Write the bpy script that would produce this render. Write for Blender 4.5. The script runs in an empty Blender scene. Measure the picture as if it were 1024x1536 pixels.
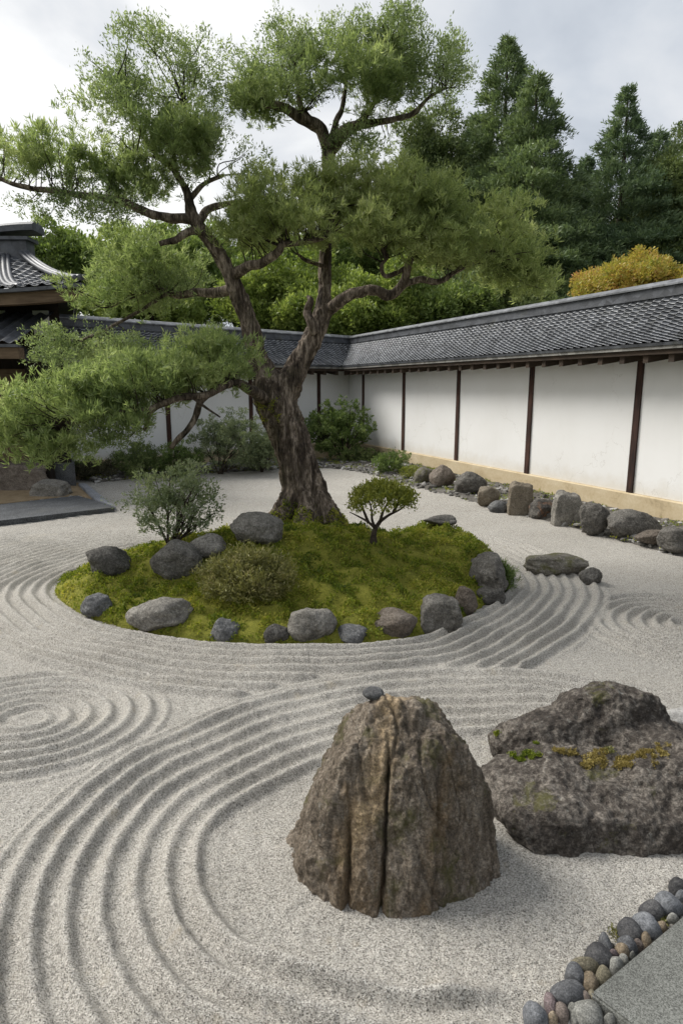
import bpy, bmesh, math, random
import numpy as np
from mathutils import Vector

S = bpy.context.scene
COL = S.collection
R = math.radians
rng = np.random.default_rng(11)

# ------------------------------------------------------------------ camera
FPX, PITCH, CH = 940.0, R(11.3), 2.3          # focal length in pixels of a 1024 px wide frame, downward pitch, eye height
cam = bpy.data.cameras.new('camera')
cam.sensor_fit = 'HORIZONTAL'
cam.sensor_width = 36.0
cam.lens = 36.0 * FPX / 1024.0
cam.clip_end = 900
cam.clip_start = 0.05
camo = bpy.data.objects.new('camera', cam)
COL.objects.link(camo)
camo.location = (0, 0, CH)
camo.rotation_euler = (R(90) - PITCH, 0, 0)
S.camera = camo
S.view_settings.view_transform = 'Standard'
S.view_settings.look = 'None'
S.view_settings.exposure = 0.64
S.view_settings.gamma = 1.0
S.cycles.max_bounces = 7
S.cycles.diffuse_bounces = 4
S.cycles.transmission_bounces = 4
S.cycles.transparent_max_bounces = 4
S.cycles.caustics_reflective = False
S.cycles.caustics_refractive = False

# ------------------------------------------------------------------ light: bright overcast, soft sun from behind left
SUN_EL, SUN_AZ = R(46), math.atan2(-0.90, 0.44)   # azimuth measured from +Y towards +X
sd = Vector((math.sin(SUN_AZ) * math.cos(SUN_EL), math.cos(SUN_AZ) * math.cos(SUN_EL), math.sin(SUN_EL)))
sun = bpy.data.lights.new('sun', 'SUN')
sun.energy = 3.1
sun.angle = R(25)
sun.color = (1.0, 0.972, 0.925)
suno = bpy.data.objects.new('sun', sun)
COL.objects.link(suno)
suno.rotation_euler = (-sd).to_track_quat('-Z', 'Y').to_euler()
suno.location = (-20, 15, 30)

W = bpy.data.worlds.new('World')
S.world = W
W.use_nodes = True


class NT:
    """small node-tree helper"""
    def __init__(s, tree):
        s.t = tree
    def new(s, typ, **kw):
        n = s.t.nodes.new(typ)
        for k, v in kw.items():
            setattr(n, k, v)
        return n
    def put(s, sock, v):
        if v is None:
            return
        if isinstance(v, bpy.types.NodeSocket):
            s.t.links.new(v, sock)
        else:
            if isinstance(v, (tuple, list)) and len(v) == 3 and sock.type == 'RGBA':
                v = (*v, 1)
            sock.default_value = v
    def math(s, op, a, b=None, c=None, clamp=False):
        n = s.new('ShaderNodeMath', operation=op, use_clamp=clamp)
        s.put(n.inputs[0], a); s.put(n.inputs[1], b); s.put(n.inputs[2], c)
        return n.outputs[0]
    def vmath(s, op, a, b=None):
        n = s.new('ShaderNodeVectorMath', operation=op)
        s.put(n.inputs[0], a); s.put(n.inputs[1], b)
        return n.outputs[0]
    def noise(s, vec, scale, detail=4, rough=0.55, dist=0.0, col=False):
        n = s.new('ShaderNodeTexNoise')
        s.put(n.inputs['Vector'], vec); s.put(n.inputs['Scale'], scale)
        s.put(n.inputs['Detail'], detail); s.put(n.inputs['Roughness'], rough); s.put(n.inputs['Distortion'], dist)
        return n.outputs['Color' if col else 'Fac']
    def voro(s, vec, scale, feature='F1', out='Distance', rand=1.0):
        n = s.new('ShaderNodeTexVoronoi', feature=feature)
        s.put(n.inputs['Vector'], vec); s.put(n.inputs['Scale'], scale); s.put(n.inputs['Randomness'], rand)
        return n.outputs[out]
    def ramp(s, fac, stops, interp='LINEAR'):
        n = s.new('ShaderNodeValToRGB')
        cr = n.color_ramp
        cr.interpolation = interp
        while len(cr.elements) < len(stops):
            cr.elements.new(0.5)
        for e, (p, c) in zip(cr.elements, stops):
            e.position = p
            e.color = (c, c, c, 1) if not isinstance(c, (tuple, list)) else (*c, 1)
        s.put(n.inputs[0], fac)
        return n.outputs[0]
    def mix(s, fac, a, b, blend='MIX'):
        n = s.new('ShaderNodeMix', data_type='RGBA', blend_type=blend)
        s.put(n.inputs[0], fac); s.put(n.inputs[6], a); s.put(n.inputs[7], b)
        return n.outputs[2]
    def bump(s, h, strength=0.5, dist=0.01, normal=None):
        n = s.new('ShaderNodeBump')
        s.put(n.inputs['Strength'], strength); s.put(n.inputs['Distance'], dist); s.put(n.inputs['Height'], h)
        if normal is not None:
            s.put(n.inputs['Normal'], normal)
        return n.outputs[0]
    def coord(s, which='Object'):
        return s.new('ShaderNodeTexCoord').outputs[which]
    def scaled(s, vec, sc):
        n = s.new('ShaderNodeMapping')
        s.put(n.inputs['Vector'], vec); n.inputs['Scale'].default_value = sc
        return n.outputs[0]
    def sep(s, vec):
        return s.new('ShaderNodeSeparateXYZ').outputs, vec


# world: Nishita sky almost wholly covered by layered cloud
w = NT(W.node_tree)
W.node_tree.nodes.clear()
sky = w.new('ShaderNodeTexSky', sky_type='NISHITA')
sky.sun_disc = False
sky.sun_elevation = SUN_EL
sky.sun_rotation = SUN_AZ % (2 * math.pi)
dirv = w.coord('Generated')
sx = w.new('ShaderNodeSeparateXYZ'); w.put(sx.inputs[0], dirv)
den = w.math('ADD', w.math('MAXIMUM', sx.outputs[2], 0.0), 0.28)
cx = w.new('ShaderNodeCombineXYZ')
w.put(cx.inputs[0], w.math('DIVIDE', sx.outputs[0], den)); w.put(cx.inputs[1], w.math('DIVIDE', sx.outputs[1], den))
n1 = w.noise(cx.outputs[0], 1.7, 7, 0.50, 0.5)
n2 = w.noise(w.vmath('ADD', cx.outputs[0], (7.3, 2.1, 0)), 0.55, 3, 0.5)
side = w.math('MULTIPLY_ADD', sx.outputs[0], -0.42, w.math('MULTIPLY', sx.outputs[1], 0.05))
v = w.math('ADD', w.math('MULTIPLY_ADD', n1, 1.55, w.math('MULTIPLY_ADD', n2, 0.6, -0.36)), side)
v = w.math('ADD', v, w.math('MULTIPLY', w.math('SUBTRACT', 0.45, w.math('ABSOLUTE', sx.outputs[2])), 0.22))
cloud = w.ramp(v, [(0.34, (4.0, 4.45, 5.15)), (0.60, (5.9, 6.3, 6.85)), (0.80, (7.8, 7.95, 8.15)), (1.05, (10.0, 10.0, 9.9))])
mixc = w.mix(0.94, sky.outputs[0], cloud)
bg = w.new('ShaderNodeBackground'); w.put(bg.inputs[0], mixc); bg.inputs[1].default_value = 0.072
wo = w.new('ShaderNodeOutputWorld'); w.put(wo.inputs[0], bg.outputs[0])


# ------------------------------------------------------------------ view geometry: pixel of the 1024 x 1536 photograph -> place in the garden
def ray(px, py):
    u = (px - 512) / FPX
    v = (768 - py) / FPX
    return np.array([u, math.cos(PITCH) + v * math.sin(PITCH), -math.sin(PITCH) + v * math.cos(PITCH)])
def P(px, py, z=0.0):
    r = ray(px, py)
    return np.array([0, 0, CH]) + (z - CH) / r[2] * r
def D(px, py, y):
    r = ray(px, py)
    return np.array([0, 0, CH]) + y / r[1] * r
def mpp(y, z=1.5):
    """metres per photo pixel at forward distance y"""
    return (y * math.cos(PITCH) + (CH - z) * math.sin(PITCH)) / FPX


# ------------------------------------------------------------------ numpy noise
_g = rng.normal(size=(256, 3)); _g /= np.linalg.norm(_g, axis=1)[:, None]
def pn(p):
    p = np.asarray(p, float)
    i = np.floor(p).astype(np.int64); f = p - i
    u = f * f * f * (f * (f * 6 - 15) + 10)
    out = np.zeros(len(p))
    for a in (0, 1):
        for b in (0, 1):
            for c in (0, 1):
                h = ((i[:, 0] + a) * 73856093) ^ ((i[:, 1] + b) * 19349663) ^ ((i[:, 2] + c) * 83492791)
                h = (h ^ (h >> 13)) * 1274126177
                g = _g[(h >> 7) & 255]
                d = g[:, 0] * (f[:, 0] - a) + g[:, 1] * (f[:, 1] - b) + g[:, 2] * (f[:, 2] - c)
                wgt = (u[:, 0] if a else 1 - u[:, 0]) * (u[:, 1] if b else 1 - u[:, 1]) * (u[:, 2] if c else 1 - u[:, 2])
                out += wgt * d
    return out * 1.6
def fbm(p, o=4, g=0.5, l=2.03):
    p = np.asarray(p, float); s = np.zeros(len(p)); a = 1.0
    for k in range(o):
        s += a * pn(p + 17.3 * k); a *= g; p = p * l
    return s
def sstep(a, b, x):
    t = np.clip((x - a) / (b - a), 0, 1)
    return t * t * (3 - 2 * t)


# ------------------------------------------------------------------ mesh helpers
def mesh_from(name, V, F, smooth=True, mats=(), midx=None):
    """V n x 3, F m x k (k = 3 or 4) or a list of such arrays"""
    me = bpy.data.meshes.new(name)
    V = np.ascontiguousarray(V, np.float32)
    Fs = F if isinstance(F, list) else [F]
    Fs = [np.asarray(f, np.int32) for f in Fs if len(f)]
    loops = np.concatenate([f.ravel() for f in Fs])
    tot = np.concatenate([np.full(len(f), f.shape[1], np.int32) for f in Fs])
    start = np.concatenate([[0], np.cumsum(tot)[:-1]]).astype(np.int32)
    me.vertices.add(len(V)); me.vertices.foreach_set('co', V.ravel())
    me.loops.add(len(loops)); me.loops.foreach_set('vertex_index', loops)
    me.polygons.add(len(tot)); me.polygons.foreach_set('loop_start', start); me.polygons.foreach_set('loop_total', tot)
    for m in mats:
        me.materials.append(m)
    if midx is not None:
        me.polygons.foreach_set('material_index', np.ascontiguousarray(midx, np.int32))
    me.update(calc_edges=True)
    me.polygons.foreach_set('use_smooth', np.full(len(tot), bool(smooth)))
    me.update()
    return me
def link(name, me, parent=None, loc=None):
    o = bpy.data.objects.new(name, me)
    COL.objects.link(o)
    if parent is not None:
        o.parent = parent
    if loc is not None:
        o.location = loc
    return o
def tag(o, label=None, cat=None, group=None, kind=None):
    if label: o['label'] = label
    if cat: o['category'] = cat
    if group: o['group'] = group
    if kind: o['kind'] = kind
    return o
def thing(name, label, cat, loc=(0, 0, 0), group=None):
    o = bpy.data.objects.new(name, None)
    o.empty_display_size = 0.2
    COL.objects.link(o)
    o.location = [float(c) for c in loc]
    return tag(o, label, cat, group)

class MB:
    """collects boxes, sweeps, tubes and leaves for one mesh"""
    def __init__(s):
        s.V = []; s.F4 = []; s.F3 = []; s.n = 0; s.m4 = []; s.m3 = []
    def add(s, V, F, mi=0):
        V = np.asarray(V, float); F = np.asarray(F, np.int64)
        s.V.append(V)
        if len(F):
            if F.shape[1] == 4:
                s.F4.append(F + s.n); s.m4.append(np.full(len(F), mi))
            else:
                s.F3.append(F + s.n); s.m3.append(np.full(len(F), mi))
        s.n += len(V)
    def hexa(s, pts, mi=0):
        """8 corner points: bottom ring 0-3, top ring 4-7"""
        s.add(pts, [[3, 2, 1, 0], [4, 5, 6, 7], [0, 1, 5, 4], [1, 2, 6, 5], [2, 3, 7, 6], [3, 0, 4, 7]], mi)
    def box(s, x0, x1, y0, y1, z0, z1, mi=0):
        s.hexa([(x0, y0, z0), (x1, y0, z0), (x1, y1, z0), (x0, y1, z0), (x0, y0, z1), (x1, y0, z1), (x1, y1, z1), (x0, y1, z1)], mi)
    def tube(s, pts, rad, seg=8, mi=0, sub=4, cap=True):
        pts, rad = spline(pts, rad, sub)
        n = len(pts)
        tan = np.gradient(pts, axis=0); tan /= np.linalg.norm(tan, axis=1)[:, None] + 1e-9
        ref = np.array([0.31, 0.95, 0.05]) if abs(tan[0][1]) < 0.8 else np.array([1.0, 0.1, 0.2])
        a = np.cross(tan, ref); a /= np.linalg.norm(a, axis=1)[:, None] + 1e-9
        b = np.cross(tan, a)
        th = np.linspace(0, 2 * np.pi, seg, endpoint=False)
        V = pts[:, None] + rad[:, None, None] * (np.cos(th)[None, :, None] * a[:, None] + np.sin(th)[None, :, None] * b[:, None])
        V = V.reshape(-1, 3)
        i = np.arange(n - 1)[:, None] * seg; j = np.arange(seg)[None]; k = (j + 1) % seg
        F = np.stack([i + j, i + k, i + seg + k, i + seg + j], -1).reshape(-1, 4)
        s.add(V, F, mi)
        if cap:
            base = s.n - len(V)
            for ring, c in ((0, pts[0]), (n - 1, pts[-1])):
                s.V.append(c[None]); ci = s.n; s.n += 1
                q = base + ring * seg + np.arange(seg)
                f = np.stack([np.full(seg, ci), np.roll(q, -1), q] if ring == 0 else [np.full(seg, ci), q, np.roll(q, -1)], -1)
                s.F3.append(f); s.m3.append(np.full(seg, mi))
    def mesh(s, name, mats, smooth=True):
        V = np.concatenate(s.V)
        F = []; m = []
        if s.F4: F.append(np.concatenate(s.F4)); m.append(np.concatenate(s.m4))
        if s.F3: F.append(np.concatenate(s.F3)); m.append(np.concatenate(s.m3))
        return mesh_from(name, V, F, smooth, mats, np.concatenate(m))
    def build(s, name, mats, parent=None, smooth=False, off=(0, 0, 0), loc=None):
        if not isinstance(mats, (list, tuple)): mats = [mats]
        s.V = [v - np.asarray(off, float) for v in s.V]
        return link(name, s.mesh(name, mats, smooth), parent, loc)
    def leaves(s, C, Dr, L, Wd, mi=0, cup=0.0):
        """one small pointed leaf per row: base C, unit direction Dr, length L, width Wd"""
        n = len(C)
        if n == 0: return
        rv = rng.normal(size=(n, 3))
        sdv = np.cross(Dr, rv); sdv /= np.linalg.norm(sdv, axis=1)[:, None] + 1e-9
        nr = np.cross(Dr, sdv)
        L = np.broadcast_to(L, n)[:, None]; Wd = np.broadcast_to(Wd, n)[:, None]
        mid = C + Dr * L * 0.5 + nr * L * cup
        V = np.stack([C, mid - sdv * Wd * 0.5, C + Dr * L, mid + sdv * Wd * 0.5], 1).reshape(-1, 3)
        s.add(V, np.arange(4 * n).reshape(-1, 4), mi)

def unit(a):
    return a / (np.linalg.norm(a, axis=-1, keepdims=True) + 1e-9)
def spline(pts, rad, sub=4):
    pts = np.asarray(pts, float); rad = np.broadcast_to(np.asarray(rad, float), len(pts))
    if len(pts) < 3 or sub <= 1:
        return pts, np.array(rad)
    Q = np.vstack([2 * pts[0] - pts[1], pts, 2 * pts[-1] - pts[-2]])
    o = []; r = []
    for i in range(len(pts) - 1):
        for t in np.linspace(0, 1, sub, endpoint=False):
            a, b, c, d = Q[i:i + 4]
            o.append(0.5 * (2 * b + (c - a) * t + (2 * a - 5 * b + 4 * c - d) * t * t + (3 * b - a - 3 * c + d) * t ** 3))
            r.append(rad[i] * (1 - t) + rad[i + 1] * t)
    o.append(pts[-1]); r.append(rad[-1])
    return np.array(o), np.array(r)
def evaluated(me, voxel=None, smooth=0):
    """mesh -> numpy verts and faces after a voxel remesh and a smoothing pass"""
    o = bpy.data.objects.new('tmp', me); COL.objects.link(o)
    if voxel:
        m = o.modifiers.new('r', 'REMESH'); m.mode = 'VOXEL'; m.voxel_size = voxel
    if smooth:
        m = o.modifiers.new('s', 'SMOOTH'); m.factor = 0.5; m.iterations = smooth
    dg = bpy.context.evaluated_depsgraph_get()
    e = o.evaluated_get(dg); m2 = e.to_mesh()
    V = np.empty(len(m2.vertices) * 3); m2.vertices.foreach_get('co', V); V = V.reshape(-1, 3)
    N = np.empty(len(m2.vertices) * 3, np.float32); m2.vertex_normals.foreach_get('vector', N); N = N.reshape(-1, 3).astype(float)
    F4 = [tuple(p.vertices) for p in m2.polygons if len(p.vertices) == 4]
    F3 = [tuple(p.vertices) for p in m2.polygons if len(p.vertices) == 3]
    e.to_mesh_clear()
    bpy.data.objects.remove(o)
    F = []
    if F4: F.append(np.array(F4))
    if F3: F.append(np.array(F3))
    return V, N, F
_ico = {}
def ico(sub):
    if sub not in _ico:
        bm = bmesh.new(); bmesh.ops.create_icosphere(bm, subdivisions=sub, radius=1.0)
        bm.verts.ensure_lookup_table()
        V = np.array([v.co[:] for v in bm.verts]); F = np.array([[v.index for v in f.verts] for f in bm.faces]); bm.free()
        _ico[sub] = (unit(V), F)
    return _ico[sub]
def normals(V, F):
    N = np.zeros_like(V)
    fs = F if isinstance(F, list) else [F]
    for f in fs:
        n = np.cross(V[f[:, 1]] - V[f[:, 0]], V[f[:, 2]] - V[f[:, 0]])
        for k in range(f.shape[1]):
            np.add.at(N, f[:, k], n)
    return unit(N)
def sdpoly(X, Y, poly):
    """signed distance to a polygon, negative inside"""
    poly = np.asarray(poly, float); d = np.full(X.shape, 1e9); ins = np.zeros(X.shape, bool)
    for i in range(len(poly)):
        a = poly[i]; b = poly[(i + 1) % len(poly)]; e = b - a
        t = np.clip(((X - a[0]) * e[0] + (Y - a[1]) * e[1]) / (e @ e), 0, 1)
        d = np.minimum(d, np.hypot(X - a[0] - t * e[0], Y - a[1] - t * e[1]))
        c = (a[1] > Y) != (b[1] > Y)
        with np.errstate(divide='ignore', invalid='ignore'):
            ins ^= c & (X < (b[0] - a[0]) * (Y - a[1]) / (b[1] - a[1] + 1e-12) + a[0])
    return np.where(ins, -d, d)
def smooth_poly(pts, sub=6):
    pts = np.asarray(pts, float)
    Q = np.vstack([pts[-1], pts, pts[0], pts[1]]); o = []
    for i in range(len(pts)):
        for t in np.linspace(0, 1, sub, endpoint=False):
            a, b, c, d = Q[i:i + 4]
            o.append(0.5 * (2 * b + (c - a) * t + (2 * a - 5 * b + 4 * c - d) * t * t + (3 * b - a - 3 * c + d) * t ** 3))
    return np.array(o)


# ------------------------------------------------------------------ materials
def material(name):
    m = bpy.data.materials.new(name); m.use_nodes = True
    m.node_tree.nodes.clear()
    t = NT(m.node_tree)
    out = t.new('ShaderNodeOutputMaterial')
    return m, t, out
def principled(t, out, col, rough=0.8, normal=None, spec=0.3, metal=0.0):
    p = t.new('ShaderNodeBsdfPrincipled')
    t.put(p.inputs['Base Color'], col); t.put(p.inputs['Roughness'], rough)
    t.put(p.inputs['Specular IOR Level'], spec); t.put(p.inputs['Metallic'], metal)
    if normal is not None: t.put(p.inputs['Normal'], normal)
    t.put(out.inputs[0], p.outputs[0])
    return p
def leaf_mat(name, c0, c1, c2=None, trans=0.35, patch=1.5, rough=0.5):
    m, t, out = material(name)
    g = t.new('ShaderNodeNewGeometry')
    rnd = g.outputs['Random Per Island']
    pos = t.coord('Object')
    nz = t.noise(pos, patch, 3, 0.6)
    f = t.math('MULTIPLY_ADD', rnd, 0.5, t.math('MULTIPLY_ADD', nz, 1.5, -0.50))
    stops = [(0.12, c0), (0.75, c1)]
    if c2: stops = [(0.1, c0), (0.55, c1), (0.95, c2)]
    c = t.ramp(f, stops)
    p = t.new('ShaderNodeBsdfPrincipled')
    t.put(p.inputs['Base Color'], c); t.put(p.inputs['Roughness'], rough); t.put(p.inputs['Specular IOR Level'], 0.35)
    tr = t.new('ShaderNodeBsdfTranslucent')
    t.put(tr.inputs[0], t.mix(1.0, c, (1.0, 1.0, 0.68), 'MULTIPLY'))
    ms = t.new('ShaderNodeMixShader'); ms.inputs[0].default_value = trans
    t.put(ms.inputs[1], p.outputs[0]); t.put(ms.inputs[2], tr.outputs[0]); t.put(out.inputs[0], ms.outputs[0])
    return m
def rock_mat(name, dark, mid, light, scale=1.0, lichen=0.25, moss=0.0, bump=0.6, tint=None, stretch=None):
    m, t, out = material(name)
    oi = t.new('ShaderNodeObjectInfo')
    pos = t.vmath('ADD', t.coord('Object'), t.vmath('SCALE', (1, 1, 1)))
    sc = t.new('ShaderNodeVectorMath', operation='SCALE'); sc.inputs[0].default_value = (13.0, 7.0, 5.0); t.put(sc.inputs[3], oi.outputs['Random'])
    pos = t.vmath('ADD', t.coord('Object'), sc.outputs[0])
    if stretch: pos2 = t.scaled(pos, stretch)
    else: pos2 = pos
    a = t.noise(pos2, 3.5 * scale, 9, 0.70, 0.3)
    b = t.noise(pos2, 26 * scale, 6, 0.65)
    f = t.math('MULTIPLY_ADD', b, 0.7, t.math('MULTIPLY', a, 0.75))
    c = t.ramp(f, [(0.46, dark), (0.70, mid), (0.98, light)])
    vary = t.math('MULTIPLY_ADD', oi.outputs['Random'], 0.5, 0.75)
    c = t.mix(1.0, c, t.math('MULTIPLY', vary, 1.0), 'MULTIPLY')
    sp = t.ramp(t.noise(pos, 85 * scale, 4, 0.75), [(0.34, 0.30), (0.5, 1.0), (0.68, 2.0)])
    c = t.mix(0.75, c, sp, 'MULTIPLY')
    if tint:
        tm = t.ramp(t.noise(pos2, 2.1 * scale, 5, 0.6, 0.6), [(0.56, 0.0), (0.72, 1.0)])
        c = t.mix(t.math('MULTIPLY', tm, 0.75), c, t.mix(0.6, tint, sp, 'MULTIPLY'))
    if lichen:
        lm = t.ramp(t.noise(pos, 17 * scale, 6, 0.7, 0.5), [(0.60, 0.0), (0.68, 1.0)])
        c = t.mix(t.math('MULTIPLY', lm, lichen), c, (0.36, 0.36, 0.32))
    if moss:
        mm = t.ramp(t.noise(pos, 4.3 * scale, 6, 0.7, 0.4), [(0.62 - moss * 0.25, 0.0), (0.72 - moss * 0.2, 1.0)])
        c = t.mix(t.math('MULTIPLY', mm, 0.75), c, t.mix(t.noise(pos, 60, 2), (0.05, 0.055, 0.012), (0.12, 0.11, 0.03)))
    if name == 'standing_rock':
        so = t.new('ShaderNodeSeparateXYZ'); t.put(so.inputs[0], t.coord('Object'))
        xc = t.math('SUBTRACT', so.outputs[0], t.math('MULTIPLY_ADD', so.outputs[2], 0.34, -0.29))
        xc = t.math('ADD', xc, t.math('MULTIPLY_ADD', t.noise(pos2, 5, 5, 0.7), 0.24, -0.12))
        mk = t.math('SUBTRACT', 1.0, t.math('DIVIDE', t.math('ABSOLUTE', xc), 0.095), None, True)
        mk = t.math('MULTIPLY', mk, t.ramp(so.outputs[2], [(0.16, 0.0), (0.34, 1.0), (0.80, 0.8)]))
        mk = t.math('MULTIPLY', mk, t.ramp(t.noise(pos, 9, 5, 0.7), [(0.35, 0.45), (0.55, 1.3)]), None, True)
        c = t.mix(t.math('MULTIPLY', mk, 0.8), c, t.mix(0.75, (0.50, 0.37, 0.22), sp, 'MULTIPLY'))
    n = t.bump(t.math('MULTIPLY_ADD', a, 2.0, b), bump, 0.03 / scale)
    n = t.bump(t.noise(pos, 95 * scale, 5, 0.7), bump, 0.007, n)
    principled(t, out, c, t.ramp(b, [(0.35, 0.95), (0.7, 0.7)]), n, 0.3)
    return m

def wood_mat(name, c0, c1, axis=(14, 14, 1.2)):
    m, t, out = material(name)
    pos = t.scaled(t.coord('Object'), axis)
    a = t.noise(pos, 2.0, 6, 0.6, 0.4)
    b = t.noise(t.coord('Object'), 1.7, 3, 0.6)
    c = t.ramp(t.math('MULTIPLY_ADD', b, 0.5, t.math('MULTIPLY', a, 0.6)), [(0.4, c0), (0.75, c1)])
    principled(t, out, c, 0.75, t.bump(a, 0.4, 0.006), 0.3)
    return m

# gravel
m_gravel, t, out = material('raked_gravel')
pos = t.coord('Object')
vz = t.new('ShaderNodeTexVoronoi'); t.put(vz.inputs['Vector'], pos); vz.inputs['Scale'].default_value = 270
vs = t.new('ShaderNodeSeparateColor'); t.put(vs.inputs[0], vz.outputs['Color'])
cell = t.ramp(vs.outputs[0], [(0.0, (0.062, 0.058, 0.051)), (0.12, (0.185, 0.174, 0.153)), (0.30, (0.385, 0.364, 0.325)), (0.75, (0.505, 0.481, 0.435)), (1.0, (0.72, 0.695, 0.645))])
vz2 = t.new('ShaderNodeTexVoronoi'); t.put(vz2.inputs['Vector'], pos); vz2.inputs['Scale'].default_value = 140
vs2 = t.new('ShaderNodeSeparateColor'); t.put(vs2.inputs[0], vz2.outputs['Color'])
cell2 = t.ramp(vs2.outputs[1], [(0.0, (0.66, 0.65, 0.64)), (0.3, (0.94, 0.935, 0.93)), (1.0, (1.14, 1.13, 1.11))])
c = t.mix(1.0, cell, cell2, 'MULTIPLY')
pt = t.ramp(t.noise(pos, 0.9, 5, 0.6), [(0.3, (0.90, 0.89, 0.875)), (0.6, (1.0, 1.0, 1.0)), (0.8, (1.06, 1.035, 0.985))])
c = t.mix(1.0, c, pt, 'MULTIPLY')
wm = t.ramp(t.noise(pos, 7.0, 4, 0.6), [(0.62, 0.0), (0.78, 0.4)])
c = t.mix(wm, c, (0.44, 0.37, 0.26))
n = t.bump(t.noise(pos, 90, 3, 0.6), 0.25, 0.008)
n = t.bump(vz.outputs['Distance'], 0.9, 0.006, n)
principled(t, out, c, 0.9, n, 0.25)

def soil_mat(name, c0, c1, c2, sc=1.0):
    m, t, out = material(name)
    pos = t.coord('Object')
    a = t.noise(pos, 4 * sc, 7, 0.65); b = t.noise(pos, 60 * sc, 4, 0.7)
    c = t.ramp(t.math('MULTIPLY_ADD', b, 0.6, t.math('MULTIPLY', a, 0.5)), [(0.4, c0), (0.58, c1), (0.75, c2)])
    principled(t, out, c, 0.95, t.bump(b, 0.9, 0.02), 0.2)
    return m
m_soil = soil_mat('garden_soil', (0.035, 0.03, 0.022), (0.075, 0.065, 0.045), (0.16, 0.15, 0.12))
m_bed = soil_mat('bed_grit', (0.05, 0.045, 0.038), (0.13, 0.12, 0.105), (0.26, 0.25, 0.23), 1.3)
m_sand = soil_mat('tan_sand', (0.20, 0.145, 0.085), (0.30, 0.225, 0.135), (0.38, 0.30, 0.20))
m_hill = soil_mat('wood_floor', (0.02, 0.028, 0.012), (0.04, 0.05, 0.02), (0.07, 0.08, 0.03), 0.2)
m_mossbase = soil_mat('moss_ground', (0.09, 0.095, 0.015), (0.19, 0.19, 0.028), (0.30, 0.27, 0.055), 1.0)
m_moss = leaf_mat('moss_leaf', (0.06, 0.1, 0.01), (0.24, 0.285, 0.03), (0.52, 0.46, 0.1), 0.42, 2.2, 0.7)
m_moss_rust = leaf_mat('moss_rust', (0.15, 0.12, 0.035), (0.29, 0.225, 0.07), (0.42, 0.35, 0.13), 0.25, 6.0, 0.8)

# plaster, plinth, tiles, timber, granite
m_plaster, t, out = material('white_plaster')
pos = t.coord('Object')
a = t.noise(pos, 0.8, 6, 0.6); st = t.noise(t.scaled(pos, (3, 3, 0.35)), 1.2, 5, 0.65)
c = t.mix(t.ramp(a, [(0.4, 0.0), (0.75, 0.5)]), (0.755, 0.748, 0.73), (0.66, 0.645, 0.61))
c = t.mix(t.ramp(st, [(0.58, 0.0), (0.85, 0.18)]), c, (0.62, 0.60, 0.55))
sz = t.new('ShaderNodeSeparateXYZ'); t.put(sz.inputs[0], pos)
spl = t.math('MULTIPLY', t.ramp(t.math('MULTIPLY_ADD', t.noise(pos, 3.5, 5, 0.7), 0.5, sz.outputs[2]), [(0.72, 0.55), (1.0, 0.0)]), 0.8)
c = t.mix(spl, c, (0.52, 0.46, 0.36))
ck = t.voro(t.vmath('ADD', t.scaled(pos, (1, 1, 0.8)), t.vmath('SCALE', t.noise(pos, 2.5, 4, 0.6, 0.0, True))), 0.55, 'DISTANCE_TO_EDGE')
c = t.mix(t.math('MULTIPLY', t.ramp(ck, [(0.0, 1.0), (0.006, 0.0)]), t.ramp(t.noise(pos, 0.7, 2), [(0.45, 0.0), (0.6, 0.4)])), c, (0.42, 0.39, 0.34))
principled(t, out, c, 0.9, t.bump(t.noise(pos, 40, 4, 0.6), 0.12, 0.004), 0.2)
m_plinth, t, out = material('ochre_plinth')
a = t.noise(t.scaled(pos := t.coord('Object'), (1, 1, 1.6)), 1.6, 7, 0.65, 0.3); b = t.noise(pos, 24, 5, 0.7)
c = t.ramp(t.math('MULTIPLY_ADD', b, 0.35, t.math('MULTIPLY', a, 0.75)), [(0.32, (0.26, 0.205, 0.12)), (0.5, (0.46, 0.37, 0.235)), (0.75, (0.58, 0.495, 0.35))])
principled(t, out, c, 0.9, t.bump(b, 0.3, 0.006), 0.2)
def tile_mat(name, lo, hi, rough):
    m, t, out = material(name)
    pos = t.coord('Object')
    a = t.noise(pos, 9, 5, 0.65); b = t.noise(pos, 70, 4, 0.7)
    c = t.ramp(t.math('MULTIPLY_ADD', b, 0.5, t.math('MULTIPLY', a, 0.6)), [(0.38, lo), (0.75, hi)])
    vt = t.new('ShaderNodeTexVoronoi'); t.put(vt.inputs['Vector'], pos); vt.inputs['Scale'].default_value = 6.5
    vc = t.new('ShaderNodeSeparateColor'); t.put(vc.inputs[0], vt.outputs['Color'])
    c = t.mix(1.0, c, t.ramp(vc.outputs[0], [(0.0, 0.62), (1.0, 1.35)]), 'MULTIPLY')
    c = t.mix(t.ramp(t.noise(pos, 2.3, 6, 0.7), [(0.55, 0.0), (0.75, 0.4)]), c, (0.13, 0.13, 0.10))
    principled(t, out, c, rough, t.bump(b, 0.2, 0.003), 0.5)
    return m
m_tile = tile_mat('grey_tile', (0.035, 0.038, 0.043), (0.10, 0.105, 0.115), 0.42)
m_lip = tile_mat('pale_tile_edge', (0.12, 0.123, 0.128), (0.42, 0.425, 0.43), 0.5)  # worn lip tone with the tile-edge glints painted into its pale grey
m_ridge = tile_mat('ridge_tile', (0.04, 0.043, 0.05), (0.09, 0.095, 0.105), 0.55)
m_ridgetop = tile_mat('ridge_top_tile', (0.09, 0.094, 0.10), (0.19, 0.195, 0.205), 0.5)
m_band = tile_mat('eave_band_grey', (0.16, 0.155, 0.14), (0.27, 0.26, 0.24), 0.7)
m_post = wood_mat('dark_post_wood', (0.016, 0.008, 0.006), (0.085, 0.04, 0.027))
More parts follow.
